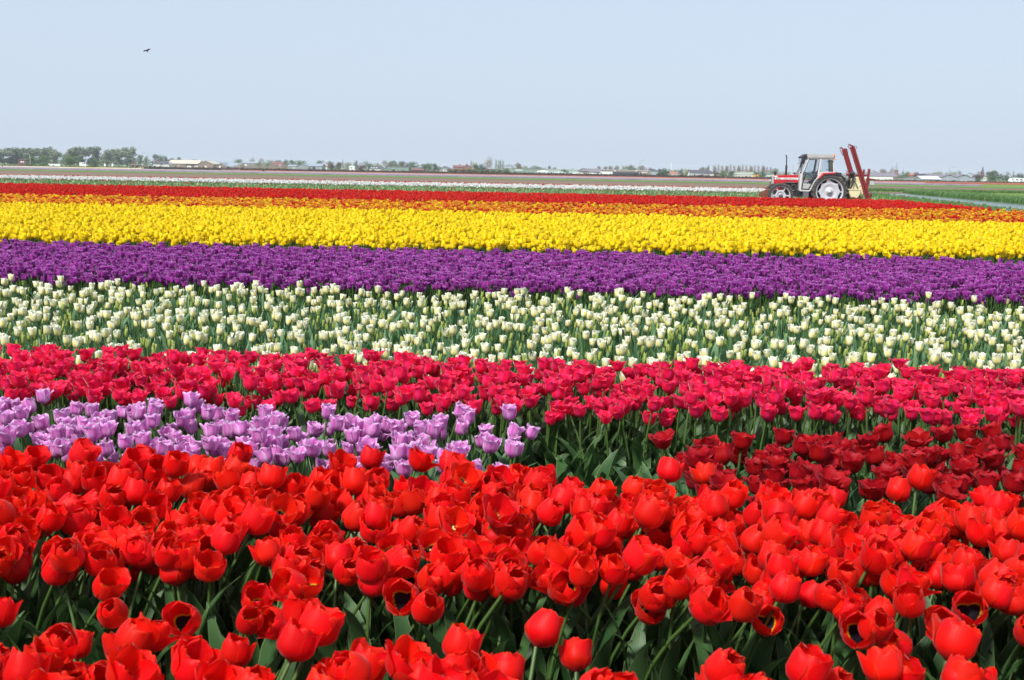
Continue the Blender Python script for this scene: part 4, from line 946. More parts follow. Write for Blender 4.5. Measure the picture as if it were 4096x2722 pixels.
def crown_mesh(shape, kind, seed):
    """unit crown: sprays of small leaf faces gathered on lobes; height 1, width 1, base at 0"""
    r = np.random.default_rng(seed); mb = MB()
    if shape == 'column': lobes = [((r.normal(0, .07), r.normal(0, .07), z), .17 + .12 * math.sin(math.pi * z), .14) for z in np.linspace(.12, .92, 8)]; n = 60
    elif shape == 'fan': lobes = [((r.uniform(-.30, .30), r.uniform(-.3, .3), r.uniform(.35, .85)), .18, .20) for _ in range(11)]; n = 42
    elif shape == 'wind': lobes = [((r.uniform(-.34, .30) + .10 * z, r.uniform(-.3, .3), z), .20 * (1.15 - .5 * z), .15) for z in r.uniform(.14, .88, 20)]; n = 85
    else: lobes = [((.33 * math.cos(a) * q, .33 * math.sin(a) * q, z), .20, .17) for a, q, z in zip(r.uniform(0, 6.28, 16), r.uniform(.1, 1, 16), r.uniform(.12, .82, 16))]; n = 75
    for (c, rx, rz_) in lobes:
        for _ in range(n):
            d = r.normal(0, 1, 3); d /= np.linalg.norm(d); q = r.uniform(.45, 1.12) if r.random() < .9 else r.uniform(1.1, 1.4)
            p = Vector((c[0] + d[0] * rx * q, c[1] + d[1] * rx * q, max(.02, c[2] + d[2] * rz_ * q)))
            sz = r.uniform(.014, .038) * (.75 if shape in ('fan', 'column') else 1); a = Vector(r.normal(0, 1, 3)).normalized()
            if shape in ('fan', 'column'): a = Vector((a.x * .25, a.y * .25, 1)).normalized()
            if shape == 'wind': a = (Vector((.9, 0, .8)) + a * .6).normalized()
            b = a.orthogonal().normalized(); b = (Matrix.Rotation(r.uniform(0, 6.28), 3, a) @ b)
            L_ = sz * (2.2 if shape != 'round' else 1.3); mb.add([p - a * L_ - b * sz * .3, p - a * L_ * .2 + b * sz * .8, p + a * L_, p - a * L_ * .2 - b * sz * .8], [(0, 1, 2, 3)])
    return mb.mesh('crown', [FOL[kind]])
def trunk_mesh(shape, seed):
    r = np.random.default_rng(seed); mb = MB(); lx = .10 if shape == 'wind' else 0
    mb.tube([(0, 0, -.02), (lx * .2, 0, .3), (lx * .7, 0, .62), (lx, 0, .9)], [.030, .022, .014, .004], 7)
    for k in range(7):
        z = r.uniform(.22, .6); a = r.uniform(0, 6.28); l = r.uniform(.2, .38) * (.45 if shape == 'column' else 1)
        mb.tube([(lx * z, 0, z), (lx * z + math.cos(a) * l * .5 + lx, math.sin(a) * l * .5, z + .12), (lx * z + math.cos(a) * l + lx, math.sin(a) * l, z + .3)], [.012, .008, .003], 5)
    return mb.mesh('trunk', [M['bark']])
CR, TR = {}, {}
TCOUNT = 0
def tree(x0, x1, ytop, D, kind, shape, label, group=None, cat='tree', base=None, name='tree'):
    global TCOUNT
    TCOUNT += 1; k = TCOUNT % 3
    if (shape, kind, k) not in CR: CR[(shape, kind, k)] = crown_mesh(shape, kind, hash_(shape + kind) + k)
    if (shape, k) not in TR: TR[(shape, k)] = trunk_mesh(shape, hash_(shape) + k)
    xm = (x0 + x1) / 2; p = at_depth(xm, ytop, D); w = abs(at_depth(x1, ytop, D).x - at_depth(x0, ytop, D).x); h = p.z
    o = empty(name, (p.x, D, 0), random.uniform(-.3, .3)); b0 = 0.02 if name.endswith(('bush', 'shrub')) else .05
    c = mesh_obj('crown', CR[(shape, kind, k)], o, (0, 0, h * b0)); wf = 1.28 if shape == 'wind' else 1.3; c.scale = (w * wf, w * wf, h * (1 - b0))
    t = mesh_obj('trunk', TR[(shape, k)], o); t.scale = (max(w, h * .4) * .8,) * 2 + (h * .95,)
    return tag(o, label, cat, group)
def hash_(s): return sum(ord(c) * (i + 3) for i, c in enumerate(s))

# hedge: real boxwork of leaves in lengths
M['hedge'] = foliage_mat('hedge leaves', (0.022, 0.030, 0.014), (0.065, 0.065, 0.032)); M['hedge_core'] = mat('hedge twigs', (0.05, 0.04, 0.03), .9)
def hedge(xa, xb, ytop, ybot, D, label, dens=9, gap=0.0):
    a, b = at_depth(xa, ybot(xa), D), at_depth(xb, ybot(xb), D); h = max(.8, at_depth((xa + xb) / 2, ytop((xa + xb) / 2), D).z)
    r = np.random.default_rng(abs(int(xa)) + 5); mb = MB(); L_ = b.x - a.x; n = int(L_ * dens)
    for _ in range(n):
        p = Vector((a.x + r.random() * L_, D + r.normal(0, .45), h * r.random() ** .8 + (.06 * math.sin(r.random() * 6)))); 
        if r.random() < gap * (1 if math.sin(p.x * .9) > .2 else .3) and p.z < h * .5: continue
        s = r.uniform(.12, .30); u = Vector(r.normal(0, 1, 3)).normalized(); v = u.orthogonal().normalized()
        mb.add([p - u * s, p + v * s, p + u * s, p - v * s], [(0, 1, 2, 3)])
    o = empty('hedge', ((a.x + b.x) / 2, D, 0)); tag(o, label, 'hedge')
    f = mb.build('foliage', M['hedge'], o, (-(a.x + b.x) / 2, -D, 0))
    mb = MB(); mb.box((0, 0, h * .42), (L_, .35, h * .8)); mb.build('hedge_core', M['hedge_core'], o)
ybase = lambda x: 668 + 70 * x / 4096
hedge(-500, 560, lambda x: ybase(x) - 7, ybase, 400, 'low trimmed hedge below the windblown trees')
hedge(575, 1850, lambda x: ybase(x) - 13, ybase, 390, 'long brownish hedge below the barns and crates', gap=.5)
hedge(1850, 2900, lambda x: ybase(x) - 15, ybase, 380, 'long dark hedge below the greenhouses', gap=.4)
hedge(2905, 3105, lambda x: ybase(x) - 13, ybase, 375, 'hedge between the white house and the tractor bonnet', gap=.5)
hedge(3125, 3700, lambda x: ybase(x) - 10, ybase, 375, 'hedge behind the tractor and the sprayer', gap=.3)
hedge(3705, 4700, lambda x: ybase(x) - 9, ybase, 375, 'low hedge below the twin-gabled warehouse', gap=.5)

# trees, left to right
wg = 'windblown grey-green trees at the left'
for i, (a, b, t) in enumerate([(-60, 40, 596), (5, 75, 593), (45, 115, 595), (85, 150, 592), (120, 190, 594), (160, 225, 590), (195, 243, 600), (-120, -40, 600)]):
    tree(a, b, t, 760 + 12 * (i % 3), 'willow', 'wind', ['windblown grey-green tree at the edge of the row', 'windblown grey-green tree behind the red-brown shed', 'windblown grey-green tree right of the shed', 'windblown grey-green tree behind two round bushes',
         'windblown grey-green tree above the second round bush', 'tallest windblown tree of the first clump', 'last windblown tree before the first gap', 'windblown grey-green tree leaning at the far end'][i], wg)
for i, (a, b, t) in enumerate([(248, 320, 594), (290, 350, 588), (335, 400, 589), (398, 455, 600), (440, 505, 596), (475, 538, 591)]):
    tree(a, b, t, 750 + 10 * (i % 3), 'willow', 'wind', ['windblown tree just right of the first gap', 'windblown tree above the white van', 'windblown tree just left of the second gap', 'thin windblown tree behind the first white sign',
         'windblown tree behind the second white sign', 'broad windblown tree left of the goal frame'][i], wg)
for i, (a, b, t) in enumerate([(100, 150, 622), (158, 202, 620), (245, 312, 621), (355, 398, 632)]):
    tree(a, b, t, 600, 'mid', 'round', ['round green bush beside the first lamp post', 'round green bush left of the white wall', 'wide green bush left of the white van', 'round green bush right of the white van'][i], 'round bushes before the trees', 'bush', name='bush')
T2 = [
 (548, 575, 618, 800, 'mid', 'round', 'green tree left of the street lamp'), (572, 598, 620, 820, 'willow', 'round', 'grey-green tree behind the street lamp'), (515, 560, 648, 560, 'brown', 'round', 'low olive bush above the goal frame'),
 (603, 637, 614, 800, 'dark', 'round', 'dark green tree left of the dark-roofed house'), (632, 656, 618, 830, 'mid', 'round', 'grey-green tree above the dark-roofed house'), (654, 675, 619, 830, 'dark', 'round', 'narrow dark tree above the dark-roofed house'),
 (672, 712, 629, 840, 'brown', 'round', 'brownish tree left of the barn roof'), (706, 735, 628, 850, 'dark', 'round', 'dark tree over the barn roof'), (752, 800, 636, 900, 'mid', 'round', 'green treetop showing over the cream barn roof'), (820, 848, 642, 900, 'mid', 'round', 'treetop behind the barn gable'),
 (938, 971, 635, 820, 'mid', 'round', 'round green tree above the blue-roofed sheds'), (988, 1018, 633, 950, 'bare', 'fan', 'pale bare tree above the white shed roof'), (1036, 1064, 635, 950, 'bare', 'fan', 'bare twiggy tree above the crate stacks'),
 (1020, 1050, 650, 760, 'fresh', 'round', 'fresh green bush behind the crates'), (1055, 1085, 650, 760, 'fresh', 'round', 'second fresh green bush behind the crates'), (1064, 1096, 637, 930, 'willow', 'fan', 'grey tree left of the red-roofed house'),
 (1098, 1128, 639, 900, 'mid', 'round', 'green tree behind the red-roofed house'), (1128, 1160, 637, 860, 'mid', 'round', 'dark green tree right of the red-roofed house'), (1150, 1180, 639, 870, 'dark', 'round', 'darker tree among the crates clump'), (1175, 1226, 640, 850, 'mid', 'round', 'broad green tree left of the grey shed'),
 (1262, 1294, 637, 900, 'willow', 'round', 'grey-green tree behind the grey shed'), (1305, 1340, 641, 700, 'brown', 'round', 'brownish tree right of the grey shed'), (1342, 1372, 647, 690, 'brown', 'round', 'second brownish tree left of the camper'),
 (1372, 1412, 649, 980, 'pale', 'round', 'pale yellow-green treetops above the camper'), (1412, 1437, 641, 820, 'willow', 'round', 'grey tree right of the camper'), (1432, 1462, 649, 780, 'wine', 'round', 'dull purple tree left of the white-gabled house'),
 (1450, 1484, 641, 900, 'willow', 'fan', 'thin grey tree above the purple one'), (1466, 1492, 656, 740, 'mid', 'round', 'green bush left of the white-gabled house'), (1488, 1530, 653, 980, 'pale', 'round', 'pale treetops above the white-gabled house'), (1503, 1514, 658, 800, 'dark', 'column', 'small dark conifer by the white-gabled house'),
 (1530, 1560, 643, 880, 'bare', 'fan', 'twiggy grey tree at the edge of the big clump'), (1545, 1585, 640, 830, 'willow', 'round', 'grey-green tree in the big clump above the green shed'), (1560, 1600, 638, 840, 'dark', 'round', 'tallest dark tree in the big clump above the green shed'), (1592, 1622, 644, 820, 'mid', 'round', 'green tree in the big clump above the green shed'),
 (1604, 1634, 645, 810, 'wine', 'round', 'purple tree in the middle of the big clump'), (1618, 1675, 644, 840, 'mid', 'round', 'broad tree at the end of the big clump'), (1678, 1722, 655, 760, 'mid', 'round', 'green tree right of the red-brown shed'), (1702, 1730, 650, 800, 'mid', 'round', 'taller green tree between the sheds'),
 (1726, 1758, 650, 770, 'dark', 'round', 'dark green tree left of the grey barn'), (1878, 1892, 644, 900, 'bare', 'column', 'thin pale poplar above the dark red roofs'), (1888, 1912, 646, 900, 'pale', 'round', 'pale green tree above the dark red roofs'), (1932, 1968, 630, 820, 'bare', 'fan', 'tall bare pinkish tree above the dark bushes'),
 (1884, 1920, 658, 720, 'dark', 'round', 'dark blue-green tree below the bare pinkish tree'), (1912, 1946, 656, 720, 'dark', 'round', 'second dark blue-green tree beside it'), (1768, 1830, 700, 640, 'mid', 'round', 'green bush at the end of the grey barn'),
 (2058, 2092, 647, 860, 'brown', 'round', 'brown rounded tree above the green warehouse'), (2092, 2112, 660, 900, 'pale', 'round', 'small pale tree right of the brown one'), (2125, 2168, 664, 850, 'mid', 'round', 'low green trees over the warehouse roof'), (2188, 2205, 662, 850, 'dark', 'round', 'small dark tree over the greenhouses'),
 (2205, 2240, 670, 850, 'dark', 'round', 'low dark bush over the greenhouses'), (2238, 2275, 676, 700, 'mid', 'round', 'bush before the pale blue building'),
 (2388, 2406, 664, 900, 'bare', 'round', 'small pinkish tree above the flat building'), (2412, 2432, 663, 900, 'bare', 'round', 'second pinkish tree above the flat building'), (2430, 2452, 661, 900, 'bare', 'round', 'third pinkish tree above the flat building'), (2452, 2484, 662, 880, 'willow', 'round', 'grey tree above the flat building'),
 (2488, 2512, 659, 880, 'pale', 'round', 'pale tree left of the green one'), (2504, 2538, 657, 860, 'mid', 'round', 'green tree above the solar roof'), (2528, 2546, 670, 850, 'mid', 'round', 'low green tree above the solar roof'), (2548, 2582, 659, 880, 'bare', 'round', 'large pinkish tree behind the street lamp'),
 (2586, 2620, 669, 800, 'wine', 'round', 'wine red tree above the grey annex'), (2624, 2652, 675, 640, 'dark', 'round', 'dark green tree right of the grey annex'), (2644, 2682, 673, 640, 'dark', 'round', 'second dark green tree left of the orange roof'),
 (2690, 2718, 678, 850, 'pale', 'round', 'pale bush right of the orange roof'), (2712, 2740, 675, 850, 'willow', 'round', 'grey bush left of the white house'), (2732, 2766, 673, 800, 'pale', 'round', 'pale green tree left of the white house'),
 (2796, 2830, 664, 900, 'willow', 'round', 'grey-green tree behind the white house'), (2824, 2842, 661, 900, 'willow', 'round', 'second grey-green tree behind the white house'), (2848, 2876, 680, 700, 'wine', 'round', 'wine red tree right of the white house'),
 (2876, 2912, 678, 620, 'fresh', 'round', 'fresh green tree right of the white house'), (2912, 2944, 684, 620, 'mid', 'round', 'green tree left of the white warehouse'),
 (3012, 3040, 686, 640, 'mid', 'round', 'green tree behind the orange truck'), (3036, 3066, 684, 640, 'mid', 'round', 'green tree right of the orange truck'), (3078, 3125, 673, 720, 'willow', 'round', 'rounded grey tree above the tractor bonnet'),
 (3130, 3165, 685, 800, 'pale', 'round', 'pale treetops behind the exhaust pipe'), (3200, 3300, 684, 800, 'mid', 'round', 'green treetops seen through the cab'),
 (3518, 3552, 676, 900, 'bare', 'round', 'rounded pinkish tree above the dark shed roof'), (3548, 3562, 689, 800, 'dark', 'round', 'small dark tree above the shed gable'), (3556, 3574, 668, 850, 'bare', 'fan', 'thin bare tree left of the church tower'),
 (3590, 3618, 692, 640, 'mid', 'fan', 'loose green tree below the church tower'), (3610, 3645, 685, 640, 'mid', 'fan', 'taller loose green tree right of the church tower'), (3650, 3684, 686, 800, 'wine', 'round', 'wine red tree above the low grey building'), (3685, 3708, 701, 820, 'fresh', 'round', 'small fresh green tree before the warehouse'),
 (3712, 3760, 690, 900, 'fresh', 'round', 'light green treetops above the white-roofed shed'), (3745, 3778, 686, 900, 'pale', 'round', 'pale treetop above the white-roofed shed'), (3768, 3796, 690, 880, 'wine', 'round', 'low wine red tree behind the street lamp'), (3798, 3832, 682, 880, 'pale', 'round', 'pale green tree above the twin gables'), (3828, 3850, 680, 900, 'willow', 'fan', 'thin grey treetop above the twin gables'),
 (3888, 3935, 686, 700, 'wine', 'round', 'dark wine red tree left of the pointed spire'), (3940, 3972, 683, 850, 'willow', 'fan', 'grey tree just right of the pointed spire'), (3952, 4014, 677, 620, 'dark', 'round', 'large dark green tree right of the pointed spire'), (3948, 3998, 702, 580, 'mid', 'round', 'lighter green bush below the large dark tree'),
 (4014, 4042, 700, 700, 'dark', 'round', 'dark tree between the big tree and caravan'), (4028, 4038, 686, 850, 'willow', 'column', 'slim poplar right of the large dark tree'), (4050, 4060, 685, 850, 'willow', 'column', 'slim poplar above the caravan'), (4058, 4120, 694, 700, 'dark', 'round', 'dark tree behind the caravan'), (3900, 3925, 712, 560, 'mid', 'round', 'green bush at the end of the warehouse'),
 (4120, 4180, 690, 720, 'mid', 'round', 'green tree past the caravan'),
]
for t in T2: tree(*t)
for i, x in enumerate((1984, 1994, 2003, 2012)): tree(x - 6, x + 6, 640 + 3 * (i % 2), 860, 'willow', 'column', 'slender grey poplar, %s of the four in a cluster' % ORD[i], 'slender poplars in a cluster', name='poplar')
for i in range(15):
    x = 2858 + i * 16.2; tree(x - 9, x + 9, 659 + 2 * (i % 3) + (7 if i > 12 else 0), 900, 'bare', 'column' if i % 3 else 'round',
        'pale pinkish poplar %s' % ('above the wine red tree' if i < 2 else 'above the fresh green tree' if i < 4 else 'left of the white warehouse' if i < 6 else 'above the white warehouse' if i < 10 else 'right of the white warehouse' if i < 13 else 'at the end of the row'), 'row of pale poplars above the white warehouse', name='poplar')
for i in range(10):
    x = 1800 + i * 25; tree(x - 17, x + 17, 674 + (i % 3) * 2, 600, 'mid' if i % 2 else 'brown', 'round', '%s green bush in the hedge line below the dark red roofs' % ('low' if i % 3 else 'taller'), 'bushes below the dark red roofs', 'bush', name='bush')
tree(2786, 2826, 696, 520, 'blossom', 'round', 'lilac blossoming bush in front of the white house', None, 'bush', name='bush')

# buildings
def cm(n, c, **k):
    if n not in M: M[n] = mat(n, c, .75, **k)
    return M[n]
WALL = {'brown': (0.24, 0.17, 0.14), 'grey': (0.26, 0.27, 0.29), 'white': (0.56, 0.56, 0.54), 'green': (0.20, 0.27, 0.23), 'teal': (0.33, 0.42, 0.42), 'brick': (0.26, 0.11, 0.08), 'wine': (0.13, 0.05, 0.05), 'paleblue': (0.40, 0.46, 0.50), 'bluegrey': (0.30, 0.33, 0.38)}
ROOF = {'cream': (0.50, 0.46, 0.36), 'slate': (0.07, 0.065, 0.085), 'bluegrey': (0.24, 0.28, 0.33), 'white': (0.60, 0.60, 0.60), 'red': (0.40, 0.13, 0.08), 'darkred': (0.18, 0.07, 0.07), 'purplegrey': (0.17, 0.15, 0.18), 'grey': (0.24, 0.25, 0.27)}
def building(name, label, x0, x1, ytop, yeave, D, wall, roof, ridge='x', depth=10, openings=(), chimney=None, cat='building', half=0, flat=False, apex=None):
    """ridge 'x': roof slopes to us; 'y': gable faces us. openings: (x0, x1, y0, y1, kind)"""
    a, b = at_depth(x0, yeave, D), at_depth(x1, yeave, D); he = (a.z + b.z) / 2; xm = (a.x + b.x) / 2; hr = at_depth((x0 + x1) / 2, ytop, D + (depth / 2 if ridge == 'x' else 0)).z
    w = b.x - a.x; o = empty(name, (xm, D, 0)); tag(o, label, cat)
    W = cm('%s wall' % wall, WALL[wall], scale=.4, var=.12); Rf = cm('%s roof' % roof, ROOF[roof], scale=.4, var=.12)
    mb = MB()
    if flat or ridge == 'x':
        mb.prism([(-w / 2, 0), (w / 2, 0), (w / 2, he), (-w / 2, he)], 0, depth)
        if not flat:
            for sx in (-1, 1):
                mb.add([(sx * w / 2, 0, he), (sx * w / 2, depth, he), (sx * (w / 2 - half), depth / 2, hr)], [(0, 1, 2)])
    else:
        ax = 0 if apex is None else at_depth(apex, ytop, D).x - xm
        mb.prism([(-w / 2, 0), (w / 2, 0), (w / 2, he), (ax, hr), (-w / 2, he)], 0, depth)
    wl = mb.build('wall', W, o); mb = MB(); e = .25; t = .18
    if flat: mb.box((0, depth / 2, he + .12), (w + .4, depth + .4, .24))
    elif ridge == 'x':
        for s in (0, 1):
            y0 = -e if s == 0 else depth + e
            P = [(-w / 2 - e, y0, he - .05), (w / 2 + e, y0, he - .05), (w / 2 + e - half, depth / 2, hr), (-w / 2 - e + half, depth / 2, hr)]
            mb.add(P + [(p[0], p[1], p[2] + t) for p in P], [(0, 1, 2, 3), (7, 6, 5, 4), (0, 4, 5, 1), (1, 5, 6, 2), (2, 6, 7, 3), (3, 7, 4, 0)])
    else:
        for s in (-1, 1):
            mb.prism([(s * (w / 2 + e), he - .1), (ax, hr + .02), (ax, hr + t + .02), (s * (w / 2 + e), he + t - .1)], -e, depth + e)
    rf = mb.build('roof', Rf, o)
    if chimney:
        mb = MB(); c = at_depth(chimney, ytop, D + depth / 2).x - xm; mb.box((c, depth / 2, hr + .3), (.7, .7, 1.4)); mb.build('chimney', cm('brick wall', WALL['brick']), rf)
    for (p0, p1, q0, q1, kd) in openings:
        A_, B_ = at_depth(p0, q1, D), at_depth(p1, q0, D); z0, z1 = max(0, A_.z), B_.z
        m_ = {'win': M['pane'], 'door': cm('pale door', (0.55, 0.55, 0.55)), 'dark': cm('dark opening', (0.02, 0.02, 0.025)), 'white': cm('white panel', (0.74, 0.74, 0.73)), 'solar': cm('dark blue panel', (0.02, 0.03, 0.07))}[kd]
        nm = {'win': 'window', 'door': 'door', 'dark': 'door', 'white': 'panel', 'solar': 'panel'}[kd]
        mb = MB(); mb.box(((A_.x + B_.x) / 2 - xm, -.06, (z0 + z1) / 2), (B_.x - A_.x, .12, z1 - z0)); pn = mb.build(nm, cm('white frame', (0.7, 0.7, 0.7)) if kd == 'win' else m_, o)
        if kd == 'win':
            mb = MB(); mb.box(((A_.x + B_.x) / 2 - xm, -.10, (z0 + z1) / 2), ((B_.x - A_.x) * .75, .10, (z1 - z0) * .75)); mb.build('pane', m_, pn)
    return o
M['pane'] = mat('window pane', (0.05, 0.06, 0.08), .1, spec=.8)
building('shed', 'red-brown shed with two white windows under the windblown trees', 72, 103, 638, 641, 620, 'wine', 'darkred', flat=True, depth=5, openings=[(82.5, 88.5, 646, 651, 'white'), (90.5, 96, 646, 651, 'white')], cat='shed')
building('house', 'low white house with dark roof left of the cream-roofed barn', 612, 676, 646, 656, 700, 'white', 'slate', half=2, depth=8, chimney=626, openings=[(640, 652, 657, 661, 'win')], cat='house')
o_ = building('barn', 'large brown barn with a long cream roof', 671, 792, 642, 656, 720, 'brown', 'cream', half=0, depth=16, openings=[(749, 764, 664, 673, 'white'), (779, 791, 664, 673, 'white'), (742, 795, 657.5, 663, 'dark'), (715, 716, 656, 668, 'white')], cat='barn')
building('barn', 'brown gabled barn end right of the cream roof', 791, 854, 645, 657, 716, 'brown', 'cream', ridge='y', depth=18, openings=[(818, 828, 664, 674, 'door')], apex=824, cat='barn')
building('long_shed', 'long low grey-roofed shed behind the small barns', 845, 1028, 647, 653, 860, 'grey', 'bluegrey', depth=12, cat='shed')
building('shed', 'low blue-roofed shed between the brown barn ends', 848, 885, 653, 664, 740, 'brown', 'bluegrey', depth=12, cat='shed')
building('barn', 'smaller brown gabled barn beside the blue roof', 863, 906, 654, 667, 700, 'brown', 'bluegrey', ridge='y', depth=16, openings=[(877, 883, 665, 673, 'white')], cat='barn')
building('barn', 'brown barn with a blue-grey roof left of the crates', 905, 958, 653, 668, 705, 'brown', 'bluegrey', depth=14, openings=[(922, 933, 670, 675, 'win')], cat='barn')
building('shed', 'small shed with a bright white roof behind the crates', 945, 990, 656.5, 664, 720, 'grey', 'white', half=3, depth=9, cat='shed')
building('house', 'dark red-roofed house with white gable behind the crates', 1084, 1130, 650, 662, 720, 'brick', 'darkred', depth=9, chimney=1105, openings=[(1114, 1124, 660, 666, 'white')], cat='house')
building('shed', 'small pale blue shed left of the grey shed', 1150, 1184, 661, 666, 700, 'paleblue', 'bluegrey', depth=9, cat='shed')
building('shed', 'grey shed with bluish roof and dark door', 1181, 1236, 656, 668, 680, 'grey', 'bluegrey', ridge='y', depth=14, cat='shed', apex=1208)
building('shed', 'long side of the grey shed with a door', 1234, 1288, 656, 666, 682, 'bluegrey', 'bluegrey', depth=12, openings=[(1250, 1261, 669, 679, 'dark')], cat='shed')
building('house', 'reddish-roofed low house right of the grey shed', 1286, 1309, 662, 667, 820, 'white', 'red', depth=7, cat='house')
building('house', 'white-gabled house with dark roof and dormers', 1478, 1526, 665, 675, 680, 'white', 'slate', half=1, depth=9, openings=[(1484, 1489, 670, 674, 'white'), (1494, 1499, 670, 674, 'white'), (1504, 1509, 670, 674, 'white'), (1486, 1500, 678, 683, 'win')], cat='house')
building('shed', 'grey gabled shed left of the green shed', 1528, 1568, 671, 678, 680, 'green', 'grey', ridge='y', depth=12, cat='shed')
building('warehouse', 'plain green warehouse below the big clump of trees', 1566, 1634, 668, 669, 690, 'green', 'grey', flat=True, depth=14)
building('warehouse', 'second green warehouse wing with white box', 1630, 1680, 670, 671, 700, 'green', 'grey', flat=True, depth=14, openings=[(1631, 1636, 679, 686, 'white')])
building('shed', 'small wine red shed before the green warehouse', 1648, 1693, 676, 682, 600, 'wine', 'darkred', depth=5, cat='shed')
building('barn', 'grey gabled barn with three white doors', 1758, 1806, 667, 677, 660, 'grey', 'purplegrey', ridge='y', depth=16, openings=[(1773, 1777, 680, 688, 'white'), (1779, 1783, 680, 688, 'white'), (1784, 1788, 680, 688, 'white')], apex=1778, cat='barn')
building('house', 'house with a dark red roof and chimney above the bushes', 1812, 1852, 663, 670, 760, 'brick', 'darkred', depth=9, chimney=1840, cat='house')
building('house', 'second dark red-roofed house beside the dark trees', 1850, 1886, 661, 670, 770, 'brick', 'darkred', ridge='y', depth=9, chimney=1866, cat='house')
building('warehouse', 'long grey-green warehouse above the greenhouses', 2012, 2165, 674, 676, 760, 'green', 'grey', flat=True, depth=20, openings=[(2040, 2043, 673, 686, 'door'), (2060, 2090, 680, 683, 'white')])
building('warehouse', 'pale teal warehouse wing behind the greenhouses', 2160, 2330, 677, 679, 780, 'teal', 'white', flat=True, depth=20)
building('barn', 'purplish barn with a dark hipped roof', 2318, 2356, 675, 686, 700, 'purple' if 'purple' in WALL else 'brown', 'purplegrey', half=4, depth=12, cat='barn')
building('barn', 'long purple-grey roof right of the hipped barn', 2350, 2420, 677, 690, 710, 'grey', 'purplegrey', depth=14, cat='barn')
building('office_building', 'long flat building with white fascia and dark panels', 2415, 2600, 681, 683, 660, 'brown', 'white', flat=True, depth=18, openings=[(2452, 2565, 691, 703, 'solar'), (2455, 2463, 682, 686, 'white'), (2540, 2550, 682, 686, 'white'), (2402, 2450, 688, 699, 'white'), (2566, 2590, 689, 692, 'white')], chimney=2585)
building('annex', 'pale grey annex at the end of the flat building', 2602, 2630, 684, 686, 655, 'bluegrey', 'grey', flat=True, depth=12)
building('house', 'low house with a bright orange roof', 2678, 2712, 690, 696, 760, 'white', 'red', depth=8, cat='house')
building('house', 'white house with long dark roof and white gable', 2762, 2822, 682, 693, 600, 'white', 'slate', depth=9, openings=[(2764, 2772, 695, 700, 'win'), (2775, 2783, 695, 700, 'win')], chimney=2800, cat='house')
building('house', 'white gabled wing of the dark-roofed house', 2818, 2856, 682, 694, 604, 'white', 'slate', half=2, depth=9, openings=[(2826, 2840, 698, 703, 'win')], chimney=2832, cat='house')
building('warehouse', 'white flat warehouse behind the hedge', 2950, 3016, 697, 698, 640, 'white', 'white', flat=True, depth=12, openings=[(2957, 2972, 701, 704, 'door')])
building('warehouse', 'stepped white building above the white warehouse', 2938, 3014, 688, 690, 760, 'white', 'white', flat=True, depth=14)
building('shed', 'low white shed above the tractor bonnet', 3062, 3112, 697, 699, 680, 'white', 'bluegrey', flat=True, depth=10, cat='shed')
building('barn', 'long shed with dark roof and white lower wall behind the sprayer', 3430, 3592, 693, 707, 640, 'brown', 'purplegrey', depth=16, openings=[(3430, 3572, 708, 722, 'white')], cat='barn')
building('warehouse', 'low pale grey building below the wine red tree', 3622, 3692, 708, 710, 680, 'grey', 'grey', flat=True, depth=12, openings=[(3655, 3665, 712, 717, 'door')])
building('barn', 'shed with a bright white roof and skylights', 3687, 3764, 707, 718, 600, 'bluegrey', 'white', depth=12, openings=[(3706, 3708, 719, 727, 'dark'), (3722, 3726, 720, 727, 'dark'), (3740, 3760, 722, 727, 'dark')], cat='barn')
building('warehouse', 'dark-roofed long hall behind the white-roofed shed', 3709, 3770, 697, 706, 700, 'slate' if 'slate' in WALL else 'grey', 'slate', depth=14)
building('warehouse', 'grey warehouse hall with a wide gable, nearer the street lamp', 3764, 3828, 700, 711, 605, 'bluegrey', 'purplegrey', ridge='y', depth=30, openings=[(3795, 3800, 702, 705, 'dark'), (3774, 3784, 724, 728, 'dark'), (3800, 3820, 724, 728, 'dark')])
building('warehouse', 'grey warehouse hall with a wide gable, nearer the spire', 3827, 3884, 700, 711, 608, 'bluegrey', 'purplegrey', ridge='y', depth=30, openings=[(3853, 3858, 702, 705, 'dark'), (3835, 3870, 725, 728, 'white')])
building('warehouse', 'flat side bay of the grey twin-gabled warehouse', 3883, 3900, 709, 711, 612, 'bluegrey', 'grey', flat=True, depth=20)
building('house', 'brick house right of the church nave', 3636, 3662, 695, 702, 860, 'brick', 'red', depth=9, cat='house')
building('house', 'small house with red roof above the exhaust pipe', 2990, 3010, 681, 685, 900, 'white', 'red', depth=9, cat='house')
building('house', 'pale house half hidden below the pointed spire', 3925, 3950, 704, 712, 720, 'white', 'slate', ridge='y', depth=9, cat='house')

def greenhouse(x0, x1, yt, ye, D, label):
    a, b = at_depth(x0, ye, D), at_depth(x1, ye, D); hr = at_depth((x0 + x1) / 2, yt, D).z; he = max(.6, a.z); w = b.x - a.x; n = max(1, round(w / 6.5)); o = empty('greenhouse', ((a.x + b.x) / 2, D, 0)); tag(o, label, 'greenhouse')
    mb = MB(); mb.box((0, 8, he / 2), (w, 16, he)); mb.build('wall', cm('greenhouse wall', (0.62, 0.66, 0.66)), o)
    for i in range(n):
        x = -w / 2 + w * (i + .5) / n; mb = MB(); hw = w / n / 2; mb.prism([(x - hw, he), (x - hw * .6, he + (hr - he) * .75), (x, hr), (x + hw * .6, he + (hr - he) * .75), (x + hw, he)], -.1, 16.1); mb.build('roof_bay', cm('white greenhouse roof', (0.78, 0.79, 0.80)), o)
greenhouse(2145, 2198, 682, 689, 640, 'larger white arched greenhouse'); greenhouse(2198, 2270, 688, 692, 630, 'row of low white greenhouse bays')
